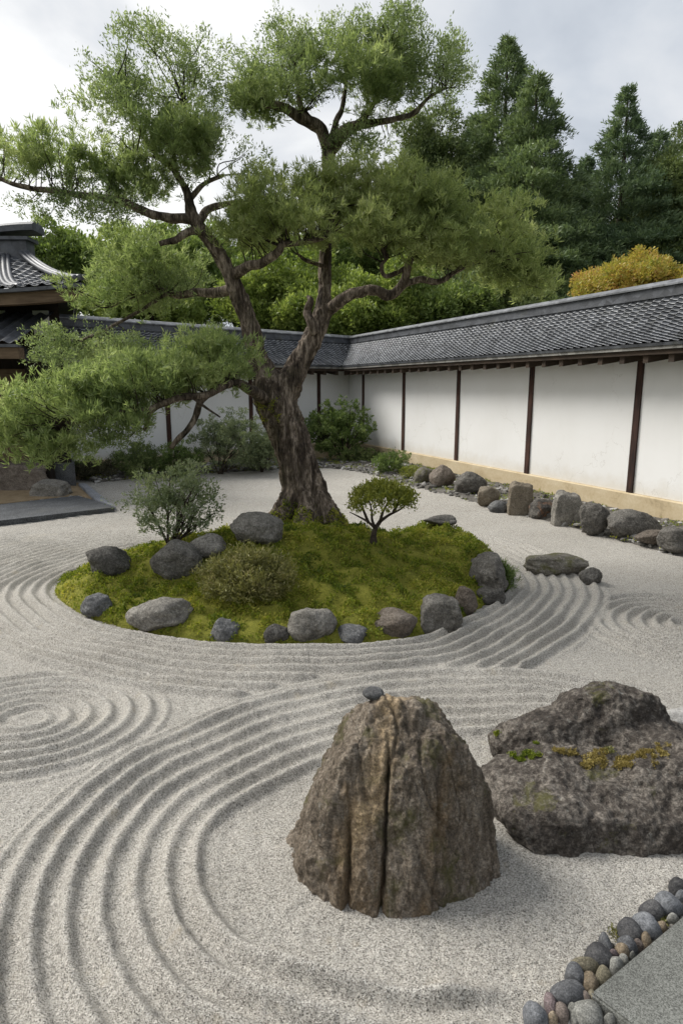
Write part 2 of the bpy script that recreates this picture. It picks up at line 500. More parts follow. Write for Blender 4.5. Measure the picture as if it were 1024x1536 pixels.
m_beam = wood_mat('dark_beam_wood', (0.022, 0.015, 0.010), (0.075, 0.052, 0.035), (2, 2, 14))
m_oldbeam = wood_mat('weathered_beam', (0.07, 0.045, 0.025), (0.20, 0.14, 0.085), (1.2, 14, 14))
m_halldark = wood_mat('hall_timber', (0.008, 0.006, 0.005), (0.03, 0.02, 0.015))
def granite_mat(name, c0, c1, sc=200, joint=False):
    m, t, out = material(name)
    pos = t.coord('Object')
    v = t.new('ShaderNodeTexVoronoi'); t.put(v.inputs['Vector'], pos); v.inputs['Scale'].default_value = sc
    vs = t.new('ShaderNodeSeparateColor'); t.put(vs.inputs[0], v.outputs['Color'])
    c = t.mix(t.ramp(vs.outputs[0], [(0.1, 0.0), (0.9, 1.0)]), c0, c1)
    c = t.mix(1.0, c, t.ramp(t.noise(pos, 3, 6, 0.65), [(0.3, 0.66), (0.7, 1.18)]), 'MULTIPLY')
    c = t.mix(t.ramp(t.noise(pos, 1.3, 6, 0.75), [(0.55, 0.0), (0.7, 0.35)]), c, (0.09, 0.085, 0.06))
    principled(t, out, c, 0.85, t.bump(t.noise(pos, 110, 4, 0.7), 0.35, 0.005), 0.3)
    return m
m_granite = granite_mat('grey_granite', (0.075, 0.076, 0.068), (0.20, 0.203, 0.185), 240)
m_kerb = granite_mat('dark_kerb_granite', (0.035, 0.037, 0.04), (0.12, 0.125, 0.13), 120)
m_kerbpale = granite_mat('pale_kerb_granite', (0.16, 0.165, 0.18), (0.30, 0.31, 0.33), 120)

m_rock_grey = rock_mat('grey_rock', (0.048, 0.044, 0.038), (0.14, 0.13, 0.112), (0.31, 0.29, 0.255), 1.6, 0.35)
m_rock_dark = rock_mat('dark_rock', (0.028, 0.026, 0.023), (0.078, 0.072, 0.063), (0.2, 0.188, 0.168), 1.6, 0.25)
m_rock_blue = rock_mat('blue_rock', (0.036, 0.036, 0.036), (0.1, 0.1, 0.1), (0.24, 0.238, 0.23), 1.6, 0.2)
m_rock_brown = rock_mat('brown_rock', (0.045, 0.036, 0.028), (0.12, 0.098, 0.078), (0.24, 0.205, 0.17), 1.6, 0.15)
m_rock_tan = rock_mat('tan_rock', (0.075, 0.062, 0.045), (0.18, 0.15, 0.11), (0.31, 0.27, 0.21), 1.6, 0.25)
m_rock_mossy = rock_mat('mossy_rock', (0.042, 0.037, 0.03), (0.105, 0.095, 0.078), (0.21, 0.195, 0.165), 1.6, 0.2, 0.6)
m_rock_rust = rock_mat('rusty_rock', (0.02, 0.019, 0.018), (0.055, 0.05, 0.045), (0.13, 0.12, 0.1), 1.6, 0.2, 0, 0.6, (0.22, 0.09, 0.03))
m_rock_pale = rock_mat('pale_rock', (0.16, 0.155, 0.145), (0.33, 0.32, 0.30), (0.5, 0.49, 0.47), 2.0, 0.2)
m_hero = rock_mat('standing_rock', (0.055, 0.044, 0.032), (0.2, 0.16, 0.118), (0.48, 0.41, 0.325), 1.15, 0.35, 0.25, 1.0, (0.20, 0.135, 0.07), (1.5, 1.5, 0.6))
m_hero2 = rock_mat('humped_rock', (0.014, 0.0115, 0.009), (0.048, 0.04, 0.033), (0.22, 0.195, 0.165), 1.3, 0.4, 0.12, 0.8)

# bark
def bark_mat(name, c0, c1, c2, st=(1, 1, 0.22), sc=9):
    m, t, out = material(name)
    pos = t.scaled(t.coord('Object'), st)
    a = t.noise(pos, sc, 7, 0.65, 0.6); b = t.noise(t.coord('Object'), 2.2, 4, 0.6); f = t.noise(pos, sc * 5, 5, 0.7)
    c = t.ramp(t.math('MULTIPLY_ADD', f, 0.45, t.math('MULTIPLY', a, 0.75)), [(0.46, c0), (0.60, c1), (0.76, c2)])
    c = t.mix(t.ramp(b, [(0.55, 0.0), (0.8, 0.35)]), c, (0.07, 0.075, 0.03))
    n = t.bump(a, 0.9, 0.03); n = t.bump(f, 0.7, 0.01, n)
    principled(t, out, c, 0.92, n, 0.2)
    return m
m_bark = bark_mat('fissured_bark', (0.015, 0.011, 0.008), (0.095, 0.073, 0.055), (0.38, 0.31, 0.245))
m_twig = bark_mat('twig_bark', (0.02, 0.015, 0.011), (0.055, 0.042, 0.032), (0.11, 0.09, 0.07), (1, 1, 1), 14)

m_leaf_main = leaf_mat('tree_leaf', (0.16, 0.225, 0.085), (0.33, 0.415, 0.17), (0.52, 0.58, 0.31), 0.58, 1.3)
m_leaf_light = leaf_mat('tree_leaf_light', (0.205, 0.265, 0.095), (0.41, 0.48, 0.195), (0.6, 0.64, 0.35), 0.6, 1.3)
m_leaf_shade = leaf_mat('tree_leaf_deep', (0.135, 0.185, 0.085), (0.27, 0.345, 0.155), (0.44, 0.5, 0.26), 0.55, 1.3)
m_leaf_con = leaf_mat('conifer_needles', (0.07, 0.108, 0.052), (0.16, 0.22, 0.1), (0.29, 0.36, 0.17), 0.36, 0.5)
m_leaf_con2 = leaf_mat('conifer_needles_blue', (0.058, 0.095, 0.054), (0.135, 0.195, 0.105), (0.245, 0.32, 0.165), 0.36, 0.5)
m_leaf_broad = leaf_mat('broad_leaf', (0.075, 0.12, 0.03), (0.2, 0.275, 0.075), (0.35, 0.42, 0.15), 0.46, 0.6)
m_leaf_broad2 = leaf_mat('broad_leaf_bright', (0.1, 0.15, 0.03), (0.25, 0.325, 0.075), (0.41, 0.47, 0.15), 0.46, 0.6)
m_leaf_dark = leaf_mat('broad_leaf_dark', (0.065, 0.1, 0.038), (0.17, 0.22, 0.08), (0.3, 0.35, 0.14), 0.38, 0.6)
m_leaf_maple = leaf_mat('maple_leaf', (0.27, 0.30, 0.06), (0.50, 0.40, 0.09), (0.52, 0.27, 0.15), 0.45, 1.6)
m_leaf_shrub = leaf_mat('shrub_leaf', (0.06, 0.1, 0.03), (0.16, 0.23, 0.065), (0.32, 0.38, 0.15), 0.38, 2.5)
m_leaf_grey = leaf_mat('grey_green_leaf', (0.11, 0.145, 0.075), (0.25, 0.3, 0.165), (0.42, 0.46, 0.29), 0.42, 2.5)
m_leaf_bonsai = leaf_mat('bonsai_leaf', (0.11, 0.14, 0.02), (0.26, 0.28, 0.045), (0.44, 0.43, 0.12), 0.4, 3.0)
m_leaf_dry = leaf_mat('dry_bush_leaf', (0.12, 0.115, 0.045), (0.26, 0.26, 0.085), (0.42, 0.36, 0.18), 0.38, 5.0)
m_leaf_brown = leaf_mat('brown_shrub_leaf', (0.04, 0.04, 0.022), (0.085, 0.085, 0.045), (0.16, 0.15, 0.08), 0.3, 3.0)

# ------------------------------------------------------------------ ground levels
CORNER = np.array([0.252, 22.11])
DR = unit(np.array([0.405, -0.914])); NR = np.array([-0.914, -0.405])
DL = unit(np.array([-0.735, -0.678])); NL = np.array([0.678, -0.735])
HALF = math.acos(float(DR @ DL)) / 2
ISLE = smooth_poly([P(82, 890)[:2], P(110, 914)[:2], P(155, 934)[:2], P(215, 950)[:2], P(300, 964)[:2], P(380, 970)[:2], P(450, 972)[:2], P(560, 968)[:2],
                    P(640, 952)[:2], P(700, 925)[:2], P(738, 900)[:2], (1.92, 7.1), (1.95, 7.9), (1.72, 8.6), (1.15, 9.15), (0.4, 9.5), (-0.7, 9.75),
                    (-1.8, 9.45), (-2.6, 8.8), (-3.15, 8.0), (-3.35, 7.3)], 5)
def mound(X, Y):
    """height of the moss island above the gravel (0 outside)"""
    d = -sdpoly(X, Y, ISLE)
    steep = sstep(0.6, 1.5, X) * sstep(6.6, 7.6, Y)
    h = (0.15 + 0.27 * steep) * np.sqrt(np.clip(d / 0.25, 0, 1)) + (0.42 - 0.26 * steep) * sstep(0.1, 2.1, d)
    q = np.stack([X * 1.6, Y * 1.6, 0 * X], -1).reshape(-1, 3)
    nz = (0.085 * fbm(q, 3) + 0.04 * fbm(q * 3.3 + 5, 3)).reshape(X.shape)
    return np.where(d > 0, h + nz * sstep(0, 0.4, d) - 0.01, -0.05)
def ground_z(x, y):
    return max(0.0, float(mound(np.array([float(x)]), np.array([float(y)]))[0]))
def hit(px, py):
    """where the sight line through a pixel meets gravel or mound"""
    r = ray(px, py); o = np.array([0, 0, CH])
    t0 = 1.0
    for t in np.arange(1.0, 26, 0.02):
        p = o + t * r
        if p[2] <= ground_z(p[0], p[1]):
            return np.array([p[0], p[1], ground_z(p[0], p[1])])
    return o + (0 - CH) / r[2] * r

# base ground far beyond the walls
def ground_sheet():
    n = 60
    xs = np.linspace(-1, 1, n); xs = np.sign(xs) * np.abs(xs) ** 2.2 * 420
    X, Y = np.meshgrid(xs, xs + 15)
    rr = np.hypot(X, Y - 10)
    Z = -0.14 + 9.0 * sstep(60, 260, rr) * (0.6 + 0.4 * fbm(np.stack([X / 60, Y / 60, 0 * X], -1).reshape(-1, 3), 3).reshape(X.shape))
    i = np.arange(n - 1)[:, None] * n + np.arange(n - 1)[None]
    F = np.stack([i, i + 1, i + n + 1, i + n], -1).reshape(-1, 4)
    o = link('terrain', mesh_from('terrain', np.stack([X, Y, Z], -1).reshape(-1, 3), F, True, [m_hill]))
    tag(o, kind='structure')
ground_sheet()

# raked gravel: relief follows rings round the island, the boulders and two side eddies
RK = smooth_poly([P(338, 1250)[:2], P(330, 1315)[:2], P(365, 1385)[:2], P(440, 1432)[:2], P(570, 1462)[:2], P(690, 1466)[:2], (1.2, 2.15), (2.3, 2.5), (2.5, 3.3), (1.7, 3.72), (0.95, 3.78),
                  (0.35, 3.64), (-0.08, 3.42), (-0.42, 3.12)], 5)
def gravel_height(X, Y):
    sh = X.shape
    q = np.stack([X, Y, 0 * X], -1).reshape(-1, 3)
    wob = (fbm(q * 0.8, 2) * 0.035 + fbm(q * 4.0 + 9, 2) * 0.006 + fbm(q * 21 + 5, 2) * 0.0045).reshape(sh)
    amp_n = (1 + 0.38 * fbm(q * 1.7 + 31, 3)).reshape(sh)
    di = sdpoly(X, Y, ISLE) + wob
    dk = sdpoly(X, Y, RK) + wob
    def ridge(phase):
        c = 0.5 + 0.5 * np.cos(2 * np.pi * phase)
        return c ** 1.5
    h = np.zeros(sh)
    # boulder rings
    rockmax = 1.05 - 0.05 * sstep(0.0, 1.5, X)
    fade = 1 - sstep(0.75, 1.35, X) * (1 - sstep(2.5, 3.2, Y))
    fade *= 1 - 0.55 * sstep(2.2, 1.5, Y) * sstep(0.3, -1.2, X)
    fade *= 1 - 0.9 * sstep(1.9, 2.6, X)
    fade *= 1 - sstep(0.40, 0.72, X) * sstep(2.2, 2.0, Y)
    mk = sstep(-0.03, 0.05, dk) * (1 - sstep(rockmax, rockmax + 0.05, dk))
    hk = (0.046 + 0.016 * sstep(2.5, 2.1, Y)) * ridge((dk - 0.10) / 0.142) * fade + 0.012 * fade
    inside = dk < rockmax + 0.03
    h += mk * hk
    # island rings
    lim = 0.95 + 1.9 * sstep(0.5, -2.6, X) * sstep(5.6, 7.5, Y) + 0.15 * sstep(1.0, 2.2, X)
    mi = sstep(0.02, 0.08, di) * (1 - sstep(lim, lim + 0.06, di)) * sstep(rockmax + 0.03, rockmax + 0.10, dk)
    hi_ = (0.044 + 0.016 * sstep(6.5, 5.6, Y)) * ridge((di - 0.1) / 0.132) + 0.006
    hi_ *= 1 - 0.75 * sstep(8.8, 10.2, Y)
    h += mi * hi_
    # eddy on the left
    dx, dy = X + 2.2, Y - 4.03
    r_ = np.hypot(dx * 0.9, dy * 1.15); ang = np.arctan2(dy, dx) / (2 * np.pi)
    ms = (1 - sstep(0.84, 0.90, r_)) * (1 - sstep(lim + 0.1, lim - 0.02, di)) * sstep(rockmax + 0.02, rockmax + 0.12, dk) * sstep(0.0, 0.2, r_)
    h += ms * (0.040 * ridge(r_ / 0.125 + ang + wob * 2))
    # eddy on the right
    dx, dy = X - 3.35, Y - 5.75
    r2 = np.hypot(dx, dy * 1.05)
    mr = (1 - sstep(1.02, 1.10, r2)) * (1 - sstep(lim + 0.05, lim - 0.05, di)) * sstep(0.05, 0.15, r2)
    h += mr * (0.055 * ridge((r2 + wob) / 0.135))
    # faint straight lines at the back, faint combing elsewhere
    mb = sstep(10.3, 11.2, Y) * (1 - mi)
    h += mb * 0.018 * ridge((Y + 0.12 * X + wob) / 0.16)
    mp = sstep(2.3, 3.0, X) * sstep(5.0, 4.5, Y) * (1 - mr) * (1 - mk)
    h += mp * 0.010 * ridge((X - 0.2 * Y + wob) / 0.13)
    h *= amp_n
    h += (fbm(q * 0.5 + 3, 3) * 0.012 + fbm(q * 11 + 3, 3) * 0.0055 + fbm(q * 42, 2) * 0.0016).reshape(sh)
    return h
def make_gravel():
    ys = [1.1]
    while ys[-1] < 19.0:
        ys.append(ys[-1] * 1.0038)
    ys = np.array(ys)
    us = np.linspace(-0.86, 0.86, 520)
    Yg, Ug = np.meshgrid(ys, us, indexing='ij')
    X = Yg * Ug; Y = Yg
    Z = gravel_height(X, Y)
    n = len(us)
    i = np.arange(len(ys) - 1)[:, None] * n + np.arange(n - 1)[None]
    F = np.stack([i, i + 1, i + n + 1, i + n], -1).reshape(-1, 4)
    # keep what lies inside the court
    cxm = X.ravel()[F].mean(1); cym = Y.ravel()[F].mean(1)
    rel = np.stack([cxm, cym], -1) - CORNER
    keep = (rel @ NR > 0.1) & (rel @ NL > 0.1)
    o = link('gravel', mesh_from('gravel', np.stack([X, Y, Z], -1).reshape(-1, 3), F[keep], True, [m_gravel]))
    tag(o, kind='structure')
make_gravel()

# ------------------------------------------------------------------ courtyard walls with tiled roofs
EAVE_N, EAVE_Z = 0.66, 2.97
TOP_N, TOP_Z = -0.10, 3.73
def court_wall(label, d, nr, s_end, posts, raf0, rafstep):
    th = math.tan(HALF)
    s0 = lambda n: n / th
    def FR(s, n, z):
        return np.array([CORNER[0] + d[0] * s + nr[0] * n, CORNER[1] + d[1] * s + nr[1] * n, z])
    org = FR(3.0, -0.25, 0)
    root = thing('courtyard_wall', label, 'wall', org)
    def sweep(mb, prof, mi=0, sa=None, sb=None):
        k = len(prof)
        A = [FR((s0(n) if sa is None else sa), n, z) for n, z in prof]
        B = [FR((s_end if sb is None else sb), n, z) for n, z in prof]
        i = np.arange(k); j = (i + 1) % k
        mb.add(A + B, np.stack([i, j, j + k, i + k], -1), mi)
        c = len(prof)
        mb.add([np.mean(A, 0)] + A, np.stack([np.zeros(c, int), 1 + j, 1 + i], -1), mi)
        mb.add([np.mean(B, 0)] + B, np.stack([np.zeros(c, int), 1 + i, 1 + j], -1), mi)
    m = MB(); sweep(m, [(-0.5, 0.45), (0, 0.45), (0, 3.0), (-0.5, 3.0)])
    m.build('plaster_wall', m_plaster, root, off=org)
    m = MB(); sweep(m, [(-0.56, -0.15), (0.06, -0.15), (0.06, 0.425), (0.04, 0.447), (-0.54, 0.447), (-0.56, 0.425)])
    m.build('plinth', m_plinth, root, off=org)
    for s in posts:
        m = MB()
        w_ = 0.062
        m.hexa([FR(s - w_, -0.02, 0.44), FR(s + w_, -0.02, 0.44), FR(s + w_, 0.035, 0.44), FR(s - w_, 0.035, 0.44),
                FR(s - w_, -0.02, 2.9), FR(s + w_, -0.02, 2.9), FR(s + w_, 0.035, 2.9), FR(s - w_, 0.035, 2.9)])
        m.build('post', m_post, root, off=org)
    # eave: soffit boards, beam, grey band
    m = MB(); sweep(m, [(0.002, 2.905), (0.60, 2.875), (0.60, 2.895), (0.002, 2.955)]); m.build('soffit', m_beam, root, off=org)
    m = MB(); sweep(m, [(0.53, 2.80), (0.605, 2.80), (0.605, 2.873), (0.53, 2.873)]); m.build('eave_beam', m_beam, root, off=org)
    m = MB(); sweep(m, [(0.50, 2.876), (0.645, 2.876), (0.645, 2.925), (0.50, 2.955)]); m.build('eave_band', m_band, root, off=org)
    s = raf0
    while s < s_end - 0.2:
        m = MB(); w_ = 0.05
        m.hexa([FR(s - w_, 0.003, 2.76), FR(s + w_, 0.003, 2.76), FR(s + w_, 0.56, 2.675), FR(s - w_, 0.56, 2.675),
                FR(s - w_, 0.003, 2.87), FR(s + w_, 0.003, 2.87), FR(s + w_, 0.56, 2.799), FR(s - w_, 0.56, 2.799)])
        m.build('rafter_end', m_beam, root, off=org)
        s += rafstep
    # tiles: a wavy pantile surface with stepped courses; worn pale lips, coloured paler still to strengthen their glints
    nc = 15
    rows = []; lip = []
    for c_ in range(nc):
        for k, (f, hgt) in enumerate(((0.0, 0.0), (0.5, 0.012), (0.78, 0.022), (1.0, 0.024))):
            rows.append(((c_ + f) / nc, hgt)); lip.append(k)
    ss = np.arange(s0(TOP_N) - 0.1, s_end, 0.0235)
    tt = np.array([r_[0] for r_ in rows]); hh = np.array([r_[1] for r_ in rows])
    SS, TT = np.meshgrid(ss, tt, indexing='ij'); HH = np.broadcast_to(hh, SS.shape)
    N_ = TOP_N + (EAVE_N - TOP_N) * TT
    Z_ = TOP_Z + (EAVE_Z - TOP_Z) * (TT + 0.10 * np.sin(np.pi * TT))
    ph = SS / 0.165
    crs = np.floor(TT * nc - 1e-6)
    wob = pn(np.stack([np.floor(ph) * 3.7, crs * 5.1, 0 * ph], -1).reshape(-1, 3)).reshape(SS.shape)
    wave = 0.017 * np.cos(2 * np.pi * ph) + 0.006 * np.cos(4 * np.pi * ph + 0.7)
    sl = np.array([TOP_Z - EAVE_Z, EAVE_N - TOP_N]); sl = sl / np.linalg.norm(sl)
    off_ = HH + wave + wob * 0.008 + 0.012
    N_ = N_ + off_ * sl[0]; Z_ = Z_ + off_ * sl[1]
    Sc = np.maximum(SS, s0(N_))
    V = np.stack([CORNER[0] + d[0] * Sc + nr[0] * N_, CORNER[1] + d[1] * Sc + nr[1] * N_, Z_], -1)
    a, b = SS.shape
    i = np.arange(a - 1)[:, None] * b + np.arange(b - 1)[None]
    F = np.stack([i, i + 1, i + b + 1, i + b], -1)
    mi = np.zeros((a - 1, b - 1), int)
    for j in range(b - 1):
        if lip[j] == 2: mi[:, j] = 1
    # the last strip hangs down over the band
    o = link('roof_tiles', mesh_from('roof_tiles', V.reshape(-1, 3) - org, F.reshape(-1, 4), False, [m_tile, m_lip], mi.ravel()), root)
    m = MB(); sweep(m, [(0.50, 2.927), (0.665, 2.927), (0.672, 2.972), (0.50, 3.05)]); m.build('eave_tile_edge', m_tile, root, off=org)
    m = MB(); sweep(m, [(-0.40, 3.73), (-1.15, 2.97), (-1.15, 2.93), (-0.40, 3.66)]); m.build('rear_roof_tiles', m_tile, root, off=org)
    # ridge
    m = MB()
    sweep(m, [(-0.42, 3.62), (-0.08, 3.62), (-0.08, 3.755), (-0.42, 3.755)])
    sweep(m, [(-0.45, 3.757), (-0.05, 3.757), (-0.05, 3.785), (-0.07, 3.79), (-0.07, 3.925), (-0.43, 3.925), (-0.43, 3.79), (-0.45, 3.785)])
    ob = m.build('ridge', m_ridge, root, off=org)
    m = MB()
    sweep(m, [(-0.47, 3.927), (-0.03, 3.927), (-0.03, 3.955), (-0.08, 3.985), (-0.15, 4.025), (-0.25, 4.045), (-0.35, 4.025), (-0.42, 3.985), (-0.47, 3.955)])
    m.build('ridge_cap', m_ridgetop, ob)
    ob.children[0].data.transform(__import__('mathutils').Matrix.Translation(-Vector(org)))
    return root
court_wall('long white plaster wall with brown posts and dark tiled roof running along the right', DR, NR, 20.0, [1.18, 3.88, 6.65, 9.35, 12.1, 14.85, 17.6], 0.9, 0.47)
court_wall('white plaster wall with dark tiled roof across the back, behind the big tree', DL, NL, 10.6, [1.38, 4.1, 6.85], 1.05, 0.52)

# ------------------------------------------------------------------ planting beds along the walls
BED_IN = np.array([(6.6, 4.6), (5.6, 6.6), (4.71, 8.36), (3.7, 10.4), (2.6, 12.6), (1.6, 14.7), (0.7, 16.6), (0.0, 17.6), (-0.9, 17.85), (-2.0, 17.5), (-3.1, 16.95), (-4.3, 16.3), (-5.2, 15.8), (-6.0, 15.2)])
def make_bed():
    bi, _ = spline(np.c_[BED_IN, np.zeros(len(BED_IN))], 0.0, 10)
    bi = bi[:, :2]
    n = len(bi); k = 26
    t_ = np.linspace(0, 1, n)
    # matching outer line along the wall feet
    outer = []
    for p in bi:
        rel = p - CORNER
        a, b = rel @ NR, rel @ NL
        q1 = p - NR * a; q2 = p - NL * b
        s1 = (q1 - CORNER) @ DR; s2 = (q2 - CORNER) @ DL
        wgt = sstep(-1.2, 1.2, a - b)
        outer.append(q1 * (1 - wgt) + q2 * wgt if abs(a - b) < 1.2 else (q1 if a < b else q2))
    outer = np.array(outer)
    u = np.linspace(0, 1, k)
    XY = bi[:, None] * (1 - u[None, :, None]) + outer[:, None] * u[None, :, None]
    edge = 0.03 * fbm(np.c_[bi * 2.5, np.zeros(n)], 3)
    XY += (1 - u)[None, :, None] * (edge[:, None, None] * NR)
    q = np.c_[XY.reshape(-1, 2), np.zeros(n * k)]
    Z = 0.055 * sstep(0, 0.08, u)[None] - 0.02 * (u == 0)[None] + 0.08 * u[None] + (0.035 * fbm(q * 3, 4) + 0.012 * fbm(q * 14, 3)).reshape(n, k) * sstep(0, 0.15, u)[None]
    V = np.concatenate([XY, Z[..., None]], -1).reshape(-1, 3)
    i = np.arange(n - 1)[:, None] * k + np.arange(k - 1)[None]
    F = np.stack([i, i + 1, i + k + 1, i + k], -1).reshape(-1, 4)
    o = link('planting_bed', mesh_from('planting_bed', V, F, True, [m_bed])); tag(o, kind='structure')
    return V.reshape(n, k, 3)
BEDV = make_bed()
BV = BEDV.reshape(-1, 3)
def bed_z(x, y):
    j = np.argmin((BV[:, 0] - x) ** 2 + (BV[:, 1] - y) ** 2)
    return float(BV[j, 2]) if (BV[j, 0] - x) ** 2 + (BV[j, 1] - y) ** 2 < 0.16 else 0.0

# ------------------------------------------------------------------ moss island
def make_island():
    xs = np.arange(-3.7, 2.3, 0.03); ys = np.arange(5.1, 10.0, 0.03)
    X, Y = np.meshgrid(xs, ys, indexing='ij')
    Z = mound(X, Y)
    k = len(ys)
    i = np.arange(len(xs) - 1)[:, None] * k + np.arange(k - 1)[None]
    F = np.stack([i, i + k, i + k + 1, i + 1], -1).reshape(-1, 4)
    keep = Z.ravel()[F].max(1) > -0.04
    o = link('moss_mound', mesh_from('moss_mound', np.stack([X, Y, Z], -1).reshape(-1, 3), F[keep], True, [m_mossbase]))
    tag(o, kind='structure')
    n = 230000
    x = rng.uniform(-3.6, 2.15, n); y = rng.uniform(5.2, 9.9, n)
    z = mound(x, y)
    q = np.c_[x, y, np.zeros(n)]
    cl = fbm(q * 6.5, 3)
    keep = (z > 0.0) & (rng.uniform(size=n) < 0.42 + 1.35 * cl)
    q = np.c_[x, y, z][keep]; cl = cl[keep]
    lift = np.clip(0.025 + 0.075 * cl, 0, 0.11) * rng.uniform(0.1, 1, len(q))
    # on steep edges spread over the side
    q[:, 2] += lift - 0.01
    dr = unit(rng.normal(size=(len(q), 3)) * 0.75 + [0, -0.15, 0.75])
    L = rng.uniform(0.018, 0.042, len(q))
    m = MB(); m.leaves(q, dr, L, L * 0.5)
    o = m.build('moss', m_moss, smooth=True); tag(o, kind='stuff')
make_island()

# ------------------------------------------------------------------ rocks
def rock_shape(sub, seed, planes=16, p=16, dmin=0.72, rough=0.05, fine=0.018, freq=2.0, boxy=False):
    r0 = np.random.default_rng(seed)
    V, F = ico(sub)
    n = unit(r0.normal(size=(planes, 3)) * [1, 1, 0.9]); d = r0.uniform(dmin, 1.0, planes)
    if boxy:
        bn = unit(np.array([(1, 0, 0.12), (-1, 0, 0.08), (0, 1, 0.1), (0, -1, 0.15), (0.12, -0.1, 1), (0.6, -0.2, 0.75), (-0.7, -0.1, 0.7), (0, 0, -1)]) + r0.normal(size=(8, 3)) * 0.09)
        n = np.concatenate([n, bn]); d = np.concatenate([np.maximum(d, 0.92), np.array([0.62, 0.62, 0.62, 0.62, 0.68, 0.80, 0.82, 0.7])])
    dots = np.clip(V @ n.T, 0, None) / d
    r = ((dots ** p).sum(1) + (1 / 1.06) ** p) ** (-1.0 / p)
    V = V * r[:, None]
    N = normals(V, F)
    o = r0.uniform(-50, 50, 3)
    crk = np.exp(-(pn(V * freq * 0.8 + o + 9) / 0.05) ** 2)
    V = V + N * (rough * fbm(V * freq + o, 4) + fine * fbm(V * freq * 4.5 + o, 4) - (0.6 * rough if rough > 0.04 else 0) * crk * (fbm(V * 1.5 + o, 2) > 0.05))[:, None]
    return V, F
def put_rock(name, label, V, F, mat, base, w_, d_, h_, rotz=0.0, bury=0.2, cat='rock', group=None):
    c, s = math.cos(rotz), math.sin(rotz)
    V = np.c_[V[:, 0] * c - V[:, 1] * s, V[:, 0] * s + V[:, 1] * c, V[:, 2]]
    lo, hi = V.min(0), V.max(0)
    V = (V - (lo + hi) / 2) / (hi - lo)
    V = V * [w_, d_, h_ * (1 + bury)]
    V[:, 2] += h_ * (1 + bury) / 2 - h_ * bury
    o = link(name, mesh_from(name, V, F, True, [mat]), loc=[float(v_) for v_ in base])
    return tag(o, label, cat, group)
def rock(label, x0, y0, x1, y1, mat, seed, dr=0.8, p=14, rotz=0.0, name='rock', sub=5, dmin=0.70, rough=0.07, onbed=False, planes=16, group=None, bury=0.2, boxy=False):
    px = (x0 + x1) / 2; py = y1 - 0.02 * (y1 - y0)
    g = hit(px, py)
    if onbed:
        for _ in range(3):
            g = P(px, py, bed_z(g[0], g[1]))
    s = mpp(g[1], g[2])
    w_ = (x1 - x0) * s; d_ = w_ * dr
    phi = math.atan2(CH - g[2], math.hypot(g[0], g[1]))
    h_ = max(((y1 - y0) * s - d_ * 0.55 * math.sin(phi)) / math.cos(phi), 0.25 * w_)
    c = np.array([g[0], g[1]]) * (1 + 0.42 * d_ / g[1])
    if onbed:
        nn = (c - CORNER) @ NR
        if nn < 0.1 + 0.45 * d_: c = c + NR * (0.1 + 0.45 * d_ - nn)
    V, F = rock_shape(sub, seed, planes, p, dmin, rough, boxy=boxy)
    return put_rock(name, label, V, F, mat, (c[0], c[1], g[2]), w_, d_, h_, rotz, bury, group=group)

GI = 'rocks set round the moss island'
rock('large rounded grey boulder on the moss just left of the big trunk', 345, 765, 428, 822, m_rock_grey, 3, 0.8, 9, sub=5, name='boulder')
rock('speckled grey rock leaning on the moss, in front of the rounder one touching it', 228, 808, 306, 872, m_rock_grey, 7, 0.75, 10, name='boulder')
rock('smooth rounded grey rock touching the back of the speckled leaning rock', 284, 803, 341, 846, m_rock_grey, 9, 0.9, 8, name='boulder')
rock('dark grey flat-topped rock at the back left rim of the moss island', 131, 820, 200, 868, m_rock_dark, 12, 0.7, 18, group=GI, dmin=0.64)
rock('small angular blue-grey rock at the left tip of the moss island', 121, 891, 173, 930, m_rock_blue, 15, 0.8, 22, group=GI)
rock('large wide low grey rock at the front left rim of the moss island', 189, 898, 294, 955, m_rock_grey, 21, 0.6, 20, name='boulder', group=GI, dmin=0.64)
rock('small dark angular rock right of the wide low rock on the island rim', 314, 930, 361, 966, m_rock_blue, 25, 0.8, 20, group=GI)
rock('smallest dark rounded rock on the front rim of the moss island', 396, 937, 436, 971, m_rock_dark, 28, 0.85, 11, group=GI)
rock('big round dark grey rock at the middle of the island front rim', 431, 912, 507, 971, m_rock_grey, 33, 0.8, 9, name='boulder', group=GI)
rock('flat bluish rock between two round rocks on the island front rim', 500, 940, 553, 971, m_rock_blue, 36, 0.8, 16, group=GI)
rock('round brown rock on the front rim right of the flat bluish rock', 552, 915, 626, 964, m_rock_brown, 39, 0.75, 9, name='boulder', group=GI)
rock('upright light grey rock at the front right rim of the moss island', 627, 894, 691, 953, m_rock_grey, 42, 0.8, 14, name='boulder', group=GI, boxy=True)
rock('brown rock tucked behind the upright light grey rock', 678, 880, 716, 926, m_rock_brown, 45, 0.9, 10, group=GI)
rock('flat dark rock below the cliff at the right end of the island', 713, 880, 757, 909, m_rock_dark, 48, 0.8, 12, group=GI)
rock('tall dark cliff-like rock under overhanging moss at the right end of the island', 700, 824, 759, 898, m_rock_dark, 151, 2.2, 24, name='boulder', group=GI, rotz=0.15, rough=0.09)
rock('low dark rock peeping over the far right rim of the moss', 634, 772, 684, 790, m_rock_dark, 54, 0.7, 12, group=GI)
rock('long low dark rock with a mossy tail lying on open gravel', 781, 829, 881, 868, m_rock_mossy, 58, 0.5, 12, rotz=0.0)
rock('small dark rock at the right end of the long low rock on the gravel', 866, 851, 903, 881, m_rock_dark, 61, 0.8, 12)
rock('pale grey rock at the right edge of the photo behind the humped boulder', 984, 1060, 1075, 1125, m_rock_pale, 64, 0.8, 10)

